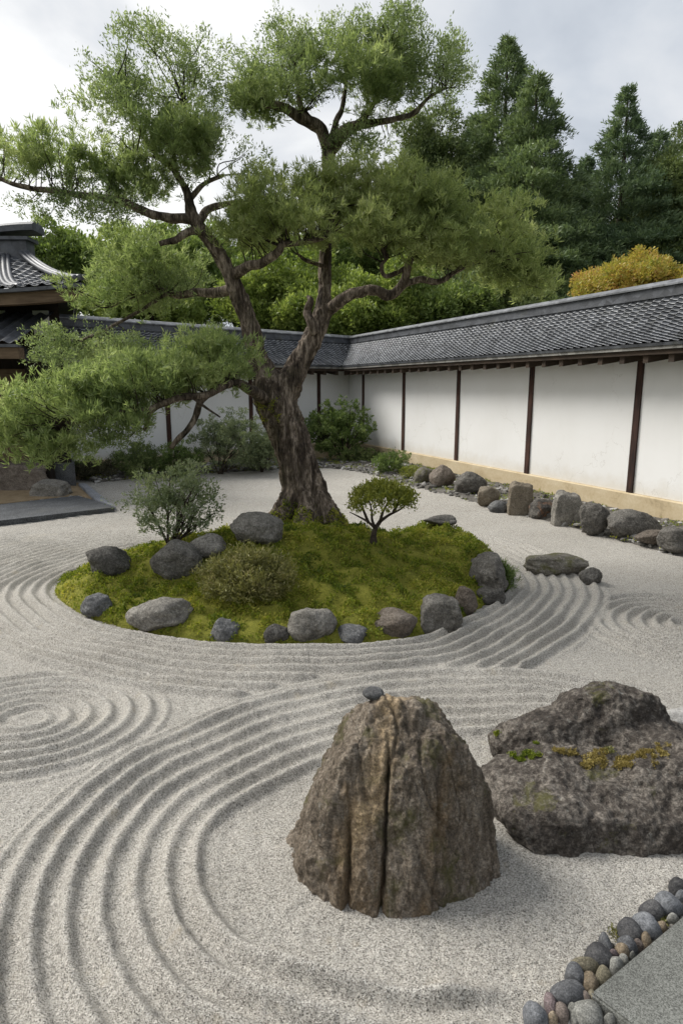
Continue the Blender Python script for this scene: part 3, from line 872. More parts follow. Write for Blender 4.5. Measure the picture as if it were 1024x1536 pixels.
GB = 'rocks along the foot of the right-hand wall'
rock('round brown rock beside a mossy lump, furthest big rock along the right wall', 643, 696, 682, 730, m_rock_brown, 70, 0.9, 9, onbed=True, group=GB)
rock('low moss-covered rock at the left of the round brown rock', 620, 700, 652, 724, m_rock_mossy, 71, 0.9, 9, onbed=True, group=GB)
rock('dark rounded boulder right of the round brown rock by the wall', 681, 706, 729, 741, m_rock_dark, 72, 0.85, 9, onbed=True, group=GB)
rock('small tan rock leaning left, beside the dark rounded boulder', 714, 728, 748, 758, m_rock_tan, 73, 0.8, 12, onbed=True, group=GB)
rock('low jagged grey rock between the leaning tan rock and the upright tan slab', 731, 750, 764, 772, m_rock_blue, 74, 0.8, 22, onbed=True, group=GB)
rock('upright squarish tan slab against the ochre plinth', 759, 722, 801, 776, m_rock_tan, 88, 0.45, 22, onbed=True, dmin=0.85, group=GB, boxy=True)
rock('low dark rock with a rusty patch between the two upright slabs', 793, 748, 830, 782, m_rock_rust, 76, 0.8, 18, onbed=True, group=GB)
rock('tall dark grey slab right of the rusty low rock', 825, 736, 871, 792, m_rock_grey, 77, 0.6, 20, onbed=True, dmin=0.82, group=GB, boxy=True)
rock('dark egg-shaped rock between the tall slab and the largest wall boulder', 867, 754, 913, 800, m_rock_dark, 78, 0.8, 8, onbed=True, group=GB)
rock('largest long low dark boulder at the foot of the right wall', 903, 762, 992, 806, m_rock_dark, 79, 0.6, 9, onbed=True, name='boulder', group=GB)
rock('flat brownish rock in front of the largest wall boulder', 952, 794, 1004, 818, m_rock_brown, 80, 0.7, 14, onbed=True, group=GB)
rock('broken dark rock at the right edge of the photo by the wall', 985, 789, 1040, 828, m_rock_dark, 81, 0.8, 24, onbed=True, group=GB)

# tall standing rock in the foreground: planes through its measured edges, split by two clefts
def standing_rock():
    c = np.array([0.25, 2.75, 0.30])
    V, F = ico(7)
    def plane(n, pt):
        n = unit(np.array(n, float)); return n, float(n @ (np.array(pt) - c))
    pl = [plane((-0.93, -0.22, 0.36), (-0.25, 2.66, 0)), plane((-0.62, -0.74, 0.20), (-0.10, 2.46, 0.0)), plane((-0.15, -0.94, 0.30), (0.15, 2.37, 0)),
          plane((0.40, -0.86, 0.28), (0.42, 2.38, 0)), plane((0.93, -0.33, 0.08), (0.735, 2.55, 0.05)), plane((0.95, 0.3, 0.12), (0.74, 2.85, 0.1)),
          plane((0.80, -0.05, 0.60), (0.665, 2.75, 0.52)), plane((0.62, -0.2, 0.76), (0.44, 2.75, 0.765)), plane((0.30, -0.10, 0.95), (0.26, 2.8, 0.85)),
          plane((-0.50, -0.1, 0.86), (0.12, 2.8, 0.82)), plane((-0.80, -0.1, 0.60), (0.03, 2.78, 0.70)), plane((0.1, -0.72, 0.69), (0.22, 2.62, 0.70)),
          plane((0, 0.96, 0.25), (0.25, 3.12, 0.1)), plane((-0.7, 0.68, 0.25), (-0.1, 2.98, 0.2)), plane((0.7, 0.68, 0.25), (0.6, 3.0, 0.2)), plane((0, 0.7, 0.7), (0.25, 2.95, 0.68)),
          plane((0, 0, -1), (0, 0, -0.14))]
    p = 30
    acc = np.zeros(len(V))
    for n, d in pl:
        acc += (np.clip(V @ n, 0, None) / d) ** p
    V = V * (acc ** (-1 / p))[:, None] + c
    N = normals(V, F)
    q = V * [1, 1, 0.30]
    front = sstep(0.15, -0.35, N[:, 1])
    rid = 1 - np.abs(fbm(V * [8, 8, 2.4] + 4, 5))
    dsp = 0.015 * fbm(q * 5 + 3, 4) + 0.016 * (rid - 0.75) + 0.008 * fbm(V * 9, 4) + 0.010 * fbm(V * 28, 4)
    dsp += 0.030 * fbm(V * [3.4, 3.4, 1.6] + 21, 3)
    x, z = V[:, 0], V[:, 2]
    cr1 = np.exp(-(pn(V * [4.2, 4.2, 1.1] + 55) / 0.035) ** 2); cr2 = np.exp(-(pn(V * [9, 9, 2.6] + 71) / 0.05) ** 2)
    dsp -= 0.016 * cr1 + 0.006 * cr2
    stp = fbm(V * [3.0, 3.0, 0.9] + 33, 2); dsp += 0.030 * (np.round(stp * 3.5) / 3.5 - stp)
    wz = 0.012 * pn(np.c_[z * 9, 0 * z, 0 * z]) + 0.008 * pn(np.c_[z * 30, 0 * z, 0 * z])
    for (xa, xb, z0, z1, wd, dp) in ((0.02, 0.045, -0.1, 0.40, 0.009, 0.06), (0.165, 0.225, -0.1, 0.70, 0.007, 0.06), (0.41, 0.46, 0.35, 0.68, 0.010, 0.02)):
        tt = np.clip((z + 0.1) / 0.9, 0, 1)
        xc = xa + (xb - xa) * tt + wz
        dsp -= dp * np.exp(-((x - xc) / wd) ** 2) * front * sstep(z1 + 0.05, z1 - 0.12, z)
    V = V + N * dsp[:, None]
    base = np.array([0.25, 2.75, 0.0])
    o = link('standing_rock', mesh_from('standing_rock', V - base, F, True, [m_hero]), loc=base)
    tag(o, 'tall brown standing rock with vertical clefts and an ochre streak in the foreground', 'rock')
    return V
HV = standing_rock()
# flat wet pebble perched on the back of its top
pr = np.array([0, 0, CH]); rel = HV - pr
fy = rel[:, 1] * math.cos(PITCH) - rel[:, 2] * math.sin(PITCH)
ix = 512 + FPX * rel[:, 0] / fy; iy = 768 - FPX * (rel[:, 1] * math.sin(PITCH) + rel[:, 2] * math.cos(PITCH)) / fy
top = HV[np.argmin(iy + np.where(np.abs(ix - 560) < 7, 0, 1e4))]
V, F = rock_shape(4, 5, 10, 6, 0.9, 0.02, 0.003)
put_rock('pebble', 'small smooth dark pebble perched on top of the tall standing rock', V, F, m_rock_blue, (top[0], top[1] + 0.015, top[2] - 0.004), 0.105, 0.09, 0.045, 0.3, 0.3, cat='pebble')

# humped boulder: a low shelf, a hump behind and a wing, fused
def humped_boulder():
    lobes = [((1.47, 3.05, -0.02), (0.71, 0.41, 0.31), 101, 0.1, 26), ((1.88, 3.14, 0.06), (0.42, 0.34, 0.28), 105, 0.3, 14),
             ((1.62, 3.56, 0.13), (0.44, 0.27, 0.385), 102, 0.0, 12), ((1.30, 3.55, 0.09), (0.37, 0.24, 0.30), 103, 0.0, 12), ((1.86, 3.40, 0.08), (0.38, 0.34, 0.27), 104, 0.4, 14)]
    mb = MB()
    for (c, r_, sd_, ro, p) in lobes:
        V, F = rock_shape(4, sd_, 18, p, 0.8, 0.03, 0.0, boxy=(sd_ == 101))
        lo, hi = V.min(0), V.max(0); V = (V - (lo + hi) / 2) / (hi - lo) * 2
        mb.add(V * r_ + np.array(c), F)
    V, N, F = evaluated(mb.mesh('tmp', []), 0.0125, 5)
    dsp = 0.030 * fbm(V * 3.2 + 8, 4) + 0.012 * fbm(V * 11 + 2, 4) + 0.008 * fbm(V * 36, 3)
    pits = fbm(V * 14 + 40, 2)
    dsp -= 0.012 * sstep(0.42, 0.7, pits)
    V = V + N * dsp[:, None]
    base = np.array([1.5, 3.2, 0.0])
    o = link('humped_boulder', mesh_from('humped_boulder', V - base, F, True, [m_hero2]), loc=base)
    tag(o, 'big dark boulder with a low shelf, a raised hump and patches of moss on it', 'rock')
    # moss patches on its shelf
    N = normals(V, F)
    up = N[:, 2] > 0.45
    for nm, spots, mat in (('moss_patch', [((1.42, 3.16), 0.16), ((1.62, 3.14), 0.17), ((1.26, 3.2), 0.10), ((1.76, 3.16), 0.08)], m_moss_rust), ('moss_patch', [((1.03, 3.22), 0.11), ((1.13, 3.28), 0.07), ((0.93, 3.46), 0.06)], m_moss), ('moss_patch', [((1.52, 3.215), 0.05)], m_leaf_dry)):
        pts = []
        for (c, r_) in spots:
            dd = np.hypot(V[:, 0] - c[0], (V[:, 1] - c[1]) * 1.5)
            k = np.where(up & (dd < r_) & (fbm(V * 16, 3) > -0.25 + dd / r_ * 0.7))[0]
            pts.append(V[rng.choice(k, int(110000 * r_ * r_))] if len(k) else np.zeros((0, 3)))
        pts = np.concatenate(pts)
        pts = pts + rng.normal(size=pts.shape) * [0.006, 0.006, 0.003] + [0, 0, 0.004]
        dr = unit(rng.normal(size=pts.shape) * 0.8 + [0, 0, 0.9])
        L = rng.uniform(0.006, 0.016, len(pts))
        m = MB(); m.leaves(pts, dr, L, L * 0.45); m.build(nm, mat, o, smooth=True, off=base)
humped_boulder()

# ------------------------------------------------------------------ cobbles and granite slab in the near right corner
SL = [P(885, 1490, 0.075), P(1024, 1374, 0.075), P(950, 1540, 0.075)]
e1 = unit(SL[1] - SL[0]); e2 = unit(SL[2] - SL[0])
def make_slab():
    a = SL[0]; b = a + e1 * 2.6; c_ = b + e2 * 1.5; d_ = a + e2 * 1.5
    bm = bmesh.new()
    vs_ = [bm.verts.new(Vector((q[0], q[1], z)) - Vector((a[0], a[1], 0))) for z in (-0.08, 0.075) for q in (a, b, c_, d_)]
    for f in ((3, 2, 1, 0), (4, 5, 6, 7), (0, 1, 5, 4), (1, 2, 6, 5), (2, 3, 7, 6), (3, 0, 4, 7)):
        bm.faces.new([vs_[k] for k in f])
    bmesh.ops.recalc_face_normals(bm, faces=bm.faces)
    bmesh.ops.bevel(bm, geom=bm.edges[:], offset=0.008, segments=2, affect='EDGES')
    me = bpy.data.meshes.new('granite_slab'); bm.to_mesh(me); bm.free(); me.materials.append(m_granite)
    o = link('granite_slab', me, loc=(a[0], a[1], 0)); tag(o, 'grey granite paving slab in the bottom right corner beside the cobbles', 'paving slab')
make_slab()
m_pb = {k: rock_mat('pebble_' + n_, a, b, c, 2.0, 0.08, 0, 0.25) for k, n_, a, b, c in (
    ('s', 'slate', (0.024, 0.025, 0.026), (0.060, 0.061, 0.064), (0.12, 0.122, 0.126)), ('b', 'bluegrey', (0.05, 0.052, 0.056), (0.105, 0.109, 0.116), (0.19, 0.195, 0.203)),
    ('d', 'dark', (0.022, 0.022, 0.024), (0.048, 0.047, 0.048), (0.09, 0.088, 0.085)), ('t', 'tan', (0.075, 0.058, 0.038), (0.145, 0.113, 0.076), (0.24, 0.195, 0.14)),
    ('g', 'grey', (0.065, 0.065, 0.058), (0.135, 0.134, 0.12), (0.23, 0.225, 0.205)), ('o', 'olive', (0.06, 0.052, 0.035), (0.11, 0.098, 0.068), (0.18, 0.16, 0.115)),
    ('p', 'pink', (0.055, 0.043, 0.037), (0.105, 0.084, 0.072), (0.18, 0.15, 0.13)), ('v', 'purple', (0.06, 0.045, 0.045), (0.105, 0.08, 0.08), (0.17, 0.14, 0.14)))}
PEB = [  # centre, half sizes in the enlarged corner view (x 4.197), tilt, stone, label
    (100, 945, 78, 72, 20, 'b', 'round blue-grey cobble at the lowest left end of the cobble strip'),
    (192, 880, 40, 60, -30, 'v', 'purplish brown cobble between the two biggest cobbles at the bottom left'),
    (262, 932, 45, 42, 0, 'p', 'small pinkish cobble at the bottom of the strip'),
    (300, 820, 115, 72, 20, 's', 'long dark slate cobble lying across the lower strip'),
    (415, 955, 110, 74, 10, 'g', 'largest pale grey-green cobble at the bottom by the slab corner'),
    (335, 945, 36, 58, 0, 'g', 'narrow grey cobble wedged left of the largest pale cobble'),
    (408, 848, 32, 38, 0, 'p', 'tiny pink cobble right of the long slate cobble'),
    (430, 738, 52, 58, 0, 't', 'taupe upright cobble just above the slab corner'),
    (340, 697, 58, 58, 0, 's', 'squarish slate cobble at the gravel side above the long slate one'),
    (398, 635, 92, 48, -15, 'o', 'olive brown wedge cobble poking out into the gravel'),
    (487, 577, 88, 72, -25, 'd', 'big dark brown-grey cobble above the olive wedge'),
    (537, 500, 40, 62, 20, 's', 'slim slate cobble standing at the gravel edge of the middle strip'),
    (595, 632, 50, 50, 0, 'g', 'round mid-grey cobble touching the slab edge midway'),
    (524, 702, 55, 50, 30, 'o', 'taupe flat cobble against the slab above its corner'),
    (640, 547, 45, 42, -35, 't', 'orange tan oval cobble in the middle of the strip'),
    (672, 508, 58, 58, -40, 's', 'dark slate cobble right of the orange tan one'),
    (590, 572, 42, 22, -30, 'v', 'thin reddish sliver cobble left of the orange tan one'),
    (692, 420, 80, 62, -25, 'd', 'dark oval cobble below the pale blue-grey oblong one'),
    (787, 372, 88, 72, -35, 'b', 'pale blue-grey oblong cobble in the upper strip'),
    (822, 287, 72, 56, -25, 'd', 'dark cobble above the pale blue-grey oblong one'),
    (937, 248, 88, 62, -15, 'b', 'largest blue-grey cobble near the right edge of the photo'),
    (792, 478, 32, 32, 0, 't', 'small yellow tan cobble at the slab edge, upper strip'),
    (742, 510, 32, 22, 0, 'p', 'small brown cobble left of the yellow tan one'),
    (648, 602, 32, 26, 0, 'g', 'small grey tan cobble at the slab edge right of the round mid-grey one'),
    (995, 138, 58, 52, 0, 'd', 'dark cobble at the right edge of the photo, topmost of the strip'),
    (1012, 200, 38, 30, 0, 'b', 'small light grey cobble under the topmost dark cobble'),
    (960, 338, 42, 26, 0, 'g', 'pale small cobble at the slab edge below the largest blue-grey one'),
    (885, 398, 36, 26, 0, 't', 'small tan cobble by the moss tuft at the slab edge'),
    (560, 985, 42, 28, 0, 'g', 'pale cobble against the shaded left side of the slab'),
    (205, 972, 34, 26, 0, 't', 'small tan cobble at the very bottom of the strip'),
    (702, 578, 26, 16, 0, 'g', 'tiny grey cobble at the slab edge under the dark slate one'),
    (450, 845, 26, 40, 0, 'o', 'small brownish cobble pressed against the slab corner')]
for k, (cx_, cy_, rx, ry, tilt, mt, lb) in enumerate(PEB):
    px, py = 780 + cx_ / 4.197, 1300 + cy_ / 4.197
    g = P(px, py, 0.03)
    s = mpp(g[1], 0.03) / 4.197
    V, F = rock_shape(4, 300 + k, 9, 5, 0.86, 0.035, 0.004)
    put_rock('cobble', lb, V, F, m_pb[mt], (g[0], g[1], 0.0), 2.05 * rx * s, 2.15 * ry * s * 1.12, 0.06 + 0.55 * min(rx, ry) * s, R(tilt), 0.35, cat='cobble', group='cobbles edging the granite slab')

# ------------------------------------------------------------------ stone kerb, sand and step rocks at the left
def prism(name, mat, poly, z0, z1, label=None, cat=None, kind=None, bev=0.01, parent=None):
    c = np.mean(poly, 0)
    bm = bmesh.new()
    b = [bm.verts.new((q[0] - c[0], q[1] - c[1], z0)) for q in poly]; t_ = [bm.verts.new((q[0] - c[0], q[1] - c[1], z1)) for q in poly]
    bm.faces.new(b[::-1]); bm.faces.new(t_)
    for i in range(len(poly)):
        j = (i + 1) % len(poly); bm.faces.new([b[i], b[j], t_[j], t_[i]])
    bmesh.ops.recalc_face_normals(bm, faces=bm.faces)
    if bev: bmesh.ops.bevel(bm, geom=bm.edges[:], offset=bev, segments=2, affect='EDGES')
    me = bpy.data.meshes.new(name); bm.to_mesh(me); bm.free(); me.materials.append(mat)
    o = link(name, me, parent, loc=(c[0], c[1], 0))
    return tag(o, label, cat, None, kind)
K = lambda x, y, z=0.09: P(x, y, z)[:2]
kA, kB = K(172, 761), K(-60, 788)
kC, kD = K(-60, 763), K(116, 743)
prism('kerb', m_kerb, [kB, kA, K(142, 750), kD, kC], -0.05, 0.09, 'wide dark granite kerb along the front of the sandy patch', 'kerb')
prism('kerb', m_kerbpale, [K(174, 759.5), K(129, 724), K(117, 724.5), K(144, 749.5)], -0.05, 0.082, 'narrow pale granite kerb running back from the corner of the dark kerb', 'kerb')
prism('sand', m_sand, [K(-60, 762, 0.03), K(118, 742, 0.03), K(140, 750, 0.03), K(118, 724, 0.03), K(60, 722, 0.03), K(-60, 722, 0.03)], -0.04, 0.03, kind='structure', bev=0)
rock('flat-topped grey rock lying on the tan sand inside the kerb', 50, 719, 106, 747, m_rock_grey, 91, 0.7, 18, boxy=True)
rock('dark higher stone step behind the long brown step, by the temple post', -60, 668, 26, 700, m_rock_dark, 93, 0.35, 24, dmin=0.86, boxy=True)
rock('long low brown stone step at the left edge of the photo', -45, 692, 84, 738, m_rock_brown, 92, 0.4, 24, dmin=0.86, boxy=True)

# ------------------------------------------------------------------ temple hall at the left
def hall():
    ex, ey, ez = -5.28, 13.4, 4.22           # eave corner
    rx, ry_, rz = -8.15, 17.0, 5.62          # ridge end
    xl = -16.0
    org = np.array([-8.0, 15.0, 0.0])
    root = thing('temple_hall', 'dark timber temple hall with a curved grey tiled roof at the left edge', 'temple', org)
    sk = lambda x0, x1, y0, y1, z0, z1: [(x0, y0, z0), (x1, y0, z0), (x1 - 0.45 * (y1 - y0), y1, z0), (x0, y1, z0), (x0, y0, z1), (x1, y0, z1), (x1 - 0.45 * (y1 - y0), y1, z1), (x0, y1, z1)]
    m = MB(); m.hexa(sk(xl, -6.35, 14.7, 20.0, 0.2, 4.25)); m.build('timber_wall', m_halldark, root, off=org)
    m = MB(); m.hexa(sk(xl, -6.2, 14.5, 20.2, -0.1, 0.55)); m.build('stone_base', m_kerb, root, off=org)
    prof = lambda t: ez + (rz - ez) * (0.50 * t + 0.50 * t * t)
    def patch(front):
        nc = 17
        rows = []; lip = []
        for c_ in range(nc):
            for k, (f, hg) in enumerate(((0.0, 0.035), (0.06, 0.04), (0.5, 0.02), (1.0, 0.0))):
                rows.append(((c_ + f) / nc, hg)); lip.append(k)
        tt = np.array([a for a, _ in rows]); hh = np.array([b for _, b in rows])
        L = (ex - xl) if front else 7.2
        uu = np.arange(0, L, 0.03)
        U, T = np.meshgrid(uu, tt, indexing='ij'); H = np.broadcast_to(hh, U.shape)
        wave = 0.035 * np.clip(np.cos(2 * np.pi * U / 0.27), -0.2, 1)
        lift = 0.16 * np.clip(1 - U / 3.2, 0, 1) ** 2 * (1 - T)
        Z = prof(T) + H + wave + lift
        if front:
            X = ex - U; Y = ey + (ry_ - ey) * T
            X = np.minimum(X, ex + (rx - ex) * T)
        else:
            Y = ey + U; X = ex + (rx - ex) * T
            Y = np.maximum(Y, ey + (ry_ - ey) * T); Y = np.minimum(Y, 20.6 - (20.6 - ry_) * T); X = X - 0.44 * (Y - (ey + (ry_ - ey) * T))
        V = np.stack([X, Y, Z], -1)
        a, b = U.shape
        i = np.arange(a - 1)[:, None] * b + np.arange(b - 1)[None]
        F = np.stack([i, i + 1, i + b + 1, i + b], -1)
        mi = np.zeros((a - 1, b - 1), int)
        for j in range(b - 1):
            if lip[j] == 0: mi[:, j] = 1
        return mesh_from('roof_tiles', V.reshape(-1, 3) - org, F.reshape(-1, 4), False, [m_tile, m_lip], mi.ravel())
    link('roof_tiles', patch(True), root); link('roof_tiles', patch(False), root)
    # ridges
    m = MB()
    m.box(xl, rx + 0.22, ry_ - 0.22, ry_ + 0.22, 5.35, 5.92)
    m.box(xl, rx + 0.30, ry_ - 0.30, ry_ + 0.30, 5.922, 6.0)
    rg = m.build('main_ridge', m_ridge, root, off=org)
    m = MB()
    prof_r = [(-0.33, 6.002), (-0.33, 6.14), (-0.2, 6.22), (0, 6.25), (0.2, 6.22), (0.33, 6.14), (0.33, 6.002)]
    k = len(prof_r)
    xs = np.linspace(xl, rx + 0.46, 24)
    for i in range(len(xs) - 1):
        l0 = 0.14 * sstep(rx - 1.6, rx + 0.46, xs[i]); l1 = 0.14 * sstep(rx - 1.6, rx + 0.46, xs[i + 1])
        A = [(xs[i], ry_ + a, z + l0) for a, z in prof_r]; B = [(xs[i + 1], ry_ + a, z + l1) for a, z in prof_r]
        ii = np.arange(k); jj = (ii + 1) % k
        m.add(A + B, np.stack([ii, jj, jj + k, ii + k], -1))
    m.add([(xs[-1], ry_ + a, z + 0.14) for a, z in prof_r] + [(xs[-1], ry_, 6.2)], [[i, (i + 1) % k, k] for i in range(k)])
    m.build('ridge_cap', m_ridge, rg, off=org)
    def slope_ridge(fn, name='descending_ridge'):
        for dx, r_ in ((-0.11, 0.05), (0.0, 0.065), (0.11, 0.05)):
            t_ = np.linspace(0.0, 0.98, 14)
            m = MB(); m.tube([fn(q, dx) for q in t_], np.full(14, r_), 8, sub=2); m.build(name, m_ridge if dx else m_tile, root, smooth=True, off=org)
    slope_ridge(lambda t_, dx: (ex + (rx - ex) * t_ + dx * 0.9, ey + (ry_ - ey) * t_ - abs(dx) * 0.3, prof(t_) + 0.16 * (1 - t_) + 0.10), 'hip_ridge')
    slope_ridge(lambda t_, dx: (-6.55 - 2.1 * t_ ** 0.8 + dx, ey + 0.05 + (ry_ - ey) * t_, prof(t_) + 0.09))
    # eaves
    m = MB()
    xs = np.linspace(xl, ex, 40)
    def eave(mb, y0, y1, za, zb):
        for i in range(39):
            l0, l1 = [0.16 * np.clip(1 - (ex - q) / 3.2, 0, 1) ** 2 for q in (xs[i], xs[i + 1])]
            mb.hexa([(xs[i], y0, za + l0), (xs[i + 1], y0, za + l1), (xs[i + 1], y1, za + l1), (xs[i], y1, za + l0), (xs[i], y0, zb + l0), (xs[i + 1], y0, zb + l1), (xs[i + 1], y1, zb + l1), (xs[i], y1, zb + l0)])
    eave(m, ey - 0.02, ey + 0.18, ez - 0.07, ez - 0.002); m.build('eave_tile_edge', m_ridge, root, off=org)
    m = MB(); eave(m, ey + 0.10, ey + 0.32, ez - 0.30, ez - 0.072); m.build('eave_beam', m_oldbeam, root, off=org)
    
    m = MB(); m.hexa(sk(xl, ex - 0.15, ey + 0.2, 20.4, ez + 0.005, ez + 0.03)); m.build('soffit', m_halldark, root, off=org)
    for x0, x1 in ((-7.95, -7.55), (-6.93, -6.58), (-9.2, -8.6)):
        m = MB(); m.box(x0, x1, 14.66, 14.698, 3.45, 3.98); m.build('plaster_panel', m_plaster, root, off=org)
    # lower roof over the porch
    m = MB(); q0, q1 = 12.9, 14.7
    px1 = -6.45
    n = 60
    X = np.linspace(xl, px1, 220)
    for i in range(len(X) - 1):
        for (ta, tb) in ((0, 0.34), (0.34, 0.67), (0.67, 1.0)):
            f = lambda t_, x_: (x_ , q0 + (q1 - q0) * t_, 3.18 + 0.75 * t_ + 0.03 * math.cos(x_ * 2 * math.pi / 0.27))
            m.add([f(ta, X[i]), f(ta, X[i + 1]), f(tb, X[i + 1]), f(tb, X[i])], [[0, 1, 2, 3]])
    m.build('porch_roof', m_tile, root, off=org)
    m = MB(); m.box(xl, px1, q0, q0 + 0.12, 3.08, 3.14); m.build('porch_roof_edge', m_ridge, root, off=org)
    m = MB(); m.box(xl, px1 - 0.02, q0 + 0.05, q0 + 0.28, 2.86, 3.078); m.build('porch_beam', m_oldbeam, root, off=org)
    for x_ in (-6.75, -9.2, -11.6):
        m = MB(); m.box(x_ - 0.1, x_ + 0.1, 14.25, 14.45, 0.0, 2.86); m.build('porch_post', m_halldark, root, off=org)
        m = MB(); m.box(x_ - 0.28, x_ + 0.28, 14.27, 14.43, 2.60, 2.858); m.build('bracket', m_halldark, root, off=org)
    m = MB(); m.box(-9.0, -7.2, 14.62, 14.698, 0.6, 2.7); m.build('door_panel', m_oldbeam, root, off=org)
hall()

# ------------------------------------------------------------------ the big garden tree
def rotcloud(n, flat=-0.55):
    p = unit(rng.normal(size=(n, 3))) * (rng.uniform(size=n) ** 0.45)[:, None]
    p[:, 2] = np.where(p[:, 2] < flat, flat + 0.3 * (p[:, 2] - flat), p[:, 2])
    return p
def clumped(center, rad, n_clump, per, spread, thr=-1.0, freq=1.3, flat=-0.55):
    """tuft centres gathered in clumps inside an ellipsoid"""
    c = rotcloud(n_clump, flat)
    pc = c * rad + center
    if thr > -1:
        k = fbm(pc * freq + 13.7, 2) > thr
        pc = pc[k]; c = c[k]
    q = np.repeat(pc, per, 0) + rng.normal(size=(len(pc) * per, 3)) * spread * np.array([1, 1, 0.65])
    return pc, q
def tuft_leaves(mb, q, center, k, L, Wd, up=0.6, out=0.7, jit=0.03, mi=0, dirs=None):
    n = len(q)
    o = unit((q - center) + 1e-6)
    ax = o * out + np.array([0, 0, up]) + rng.normal(size=(n, 3)) * 0.35
    B = np.repeat(q, k, 0) + rng.normal(size=(n * k, 3)) * jit
    A = unit(np.repeat(unit(ax), k, 0) + rng.normal(size=(n * k, 3)) * 0.62)
    Ls = rng.uniform(0.65, 1.25, n * k) * L
    mb.leaves(B, A, Ls, Ls * (Wd / L) * rng.uniform(0.8, 1.2, n * k), mi, 0.05)
def cheap_tubes(mb, paths, r0, r1, mi=0):
    for pts in paths:
        mb.tube(pts, np.linspace(r0, r1, len(pts)), 4, mi, 2, cap=False)

TREE_Y = 8.75
TB = np.array([*D(460, 775, TREE_Y)[:2], 0.0]); TB[2] = ground_z(TB[0], TB[1])
def node(px, py, hw, dy=0.0):
    p = D(px, py, TREE_Y + dy)
    return p, hw * mpp(TREE_Y + dy, p[2])
LIMBS = {  # px, py, half width in px, offset towards (-) or away from (+) the camera
    'stem': [(462, 800, 46, 0), (461, 775, 42, 0), (457, 740, 37, 0), (448, 700, 33.5, 0), (436, 660, 33, 0), (421, 620, 34, 0), (410, 592, 38, 0), (398, 566, 26, 0)],
    'left': [(412, 590, 26, 0), (390, 545, 19, 0), (381, 515, 16, 0), (370, 475, 15.5, -0.05), (357, 440, 15, -0.1), (347, 415, 14, -0.15), (328, 380, 12.5, -0.2), (306, 350, 12, -0.25), (289, 325, 11.5, -0.3),
             (281, 292, 8.5, -0.3), (270, 268, 7, -0.3), (258, 252, 6, -0.35), (236, 236, 4, -0.4), (205, 230, 3, -0.5)],
    'right': [(424, 590, 27, 0), (440, 560, 21, 0), (459, 524, 18.5, 0.05), (474, 495, 16.5, 0.1), (483, 470, 14, 0.1), (487, 440, 12, 0.15), (487, 402, 11.5, 0.2), (489, 365, 11, 0.2), (491, 310, 11, 0.25), (492, 262, 11.5, 0.3), (493, 228, 12.5, 0.3), (497, 208, 13, 0.3)],
}
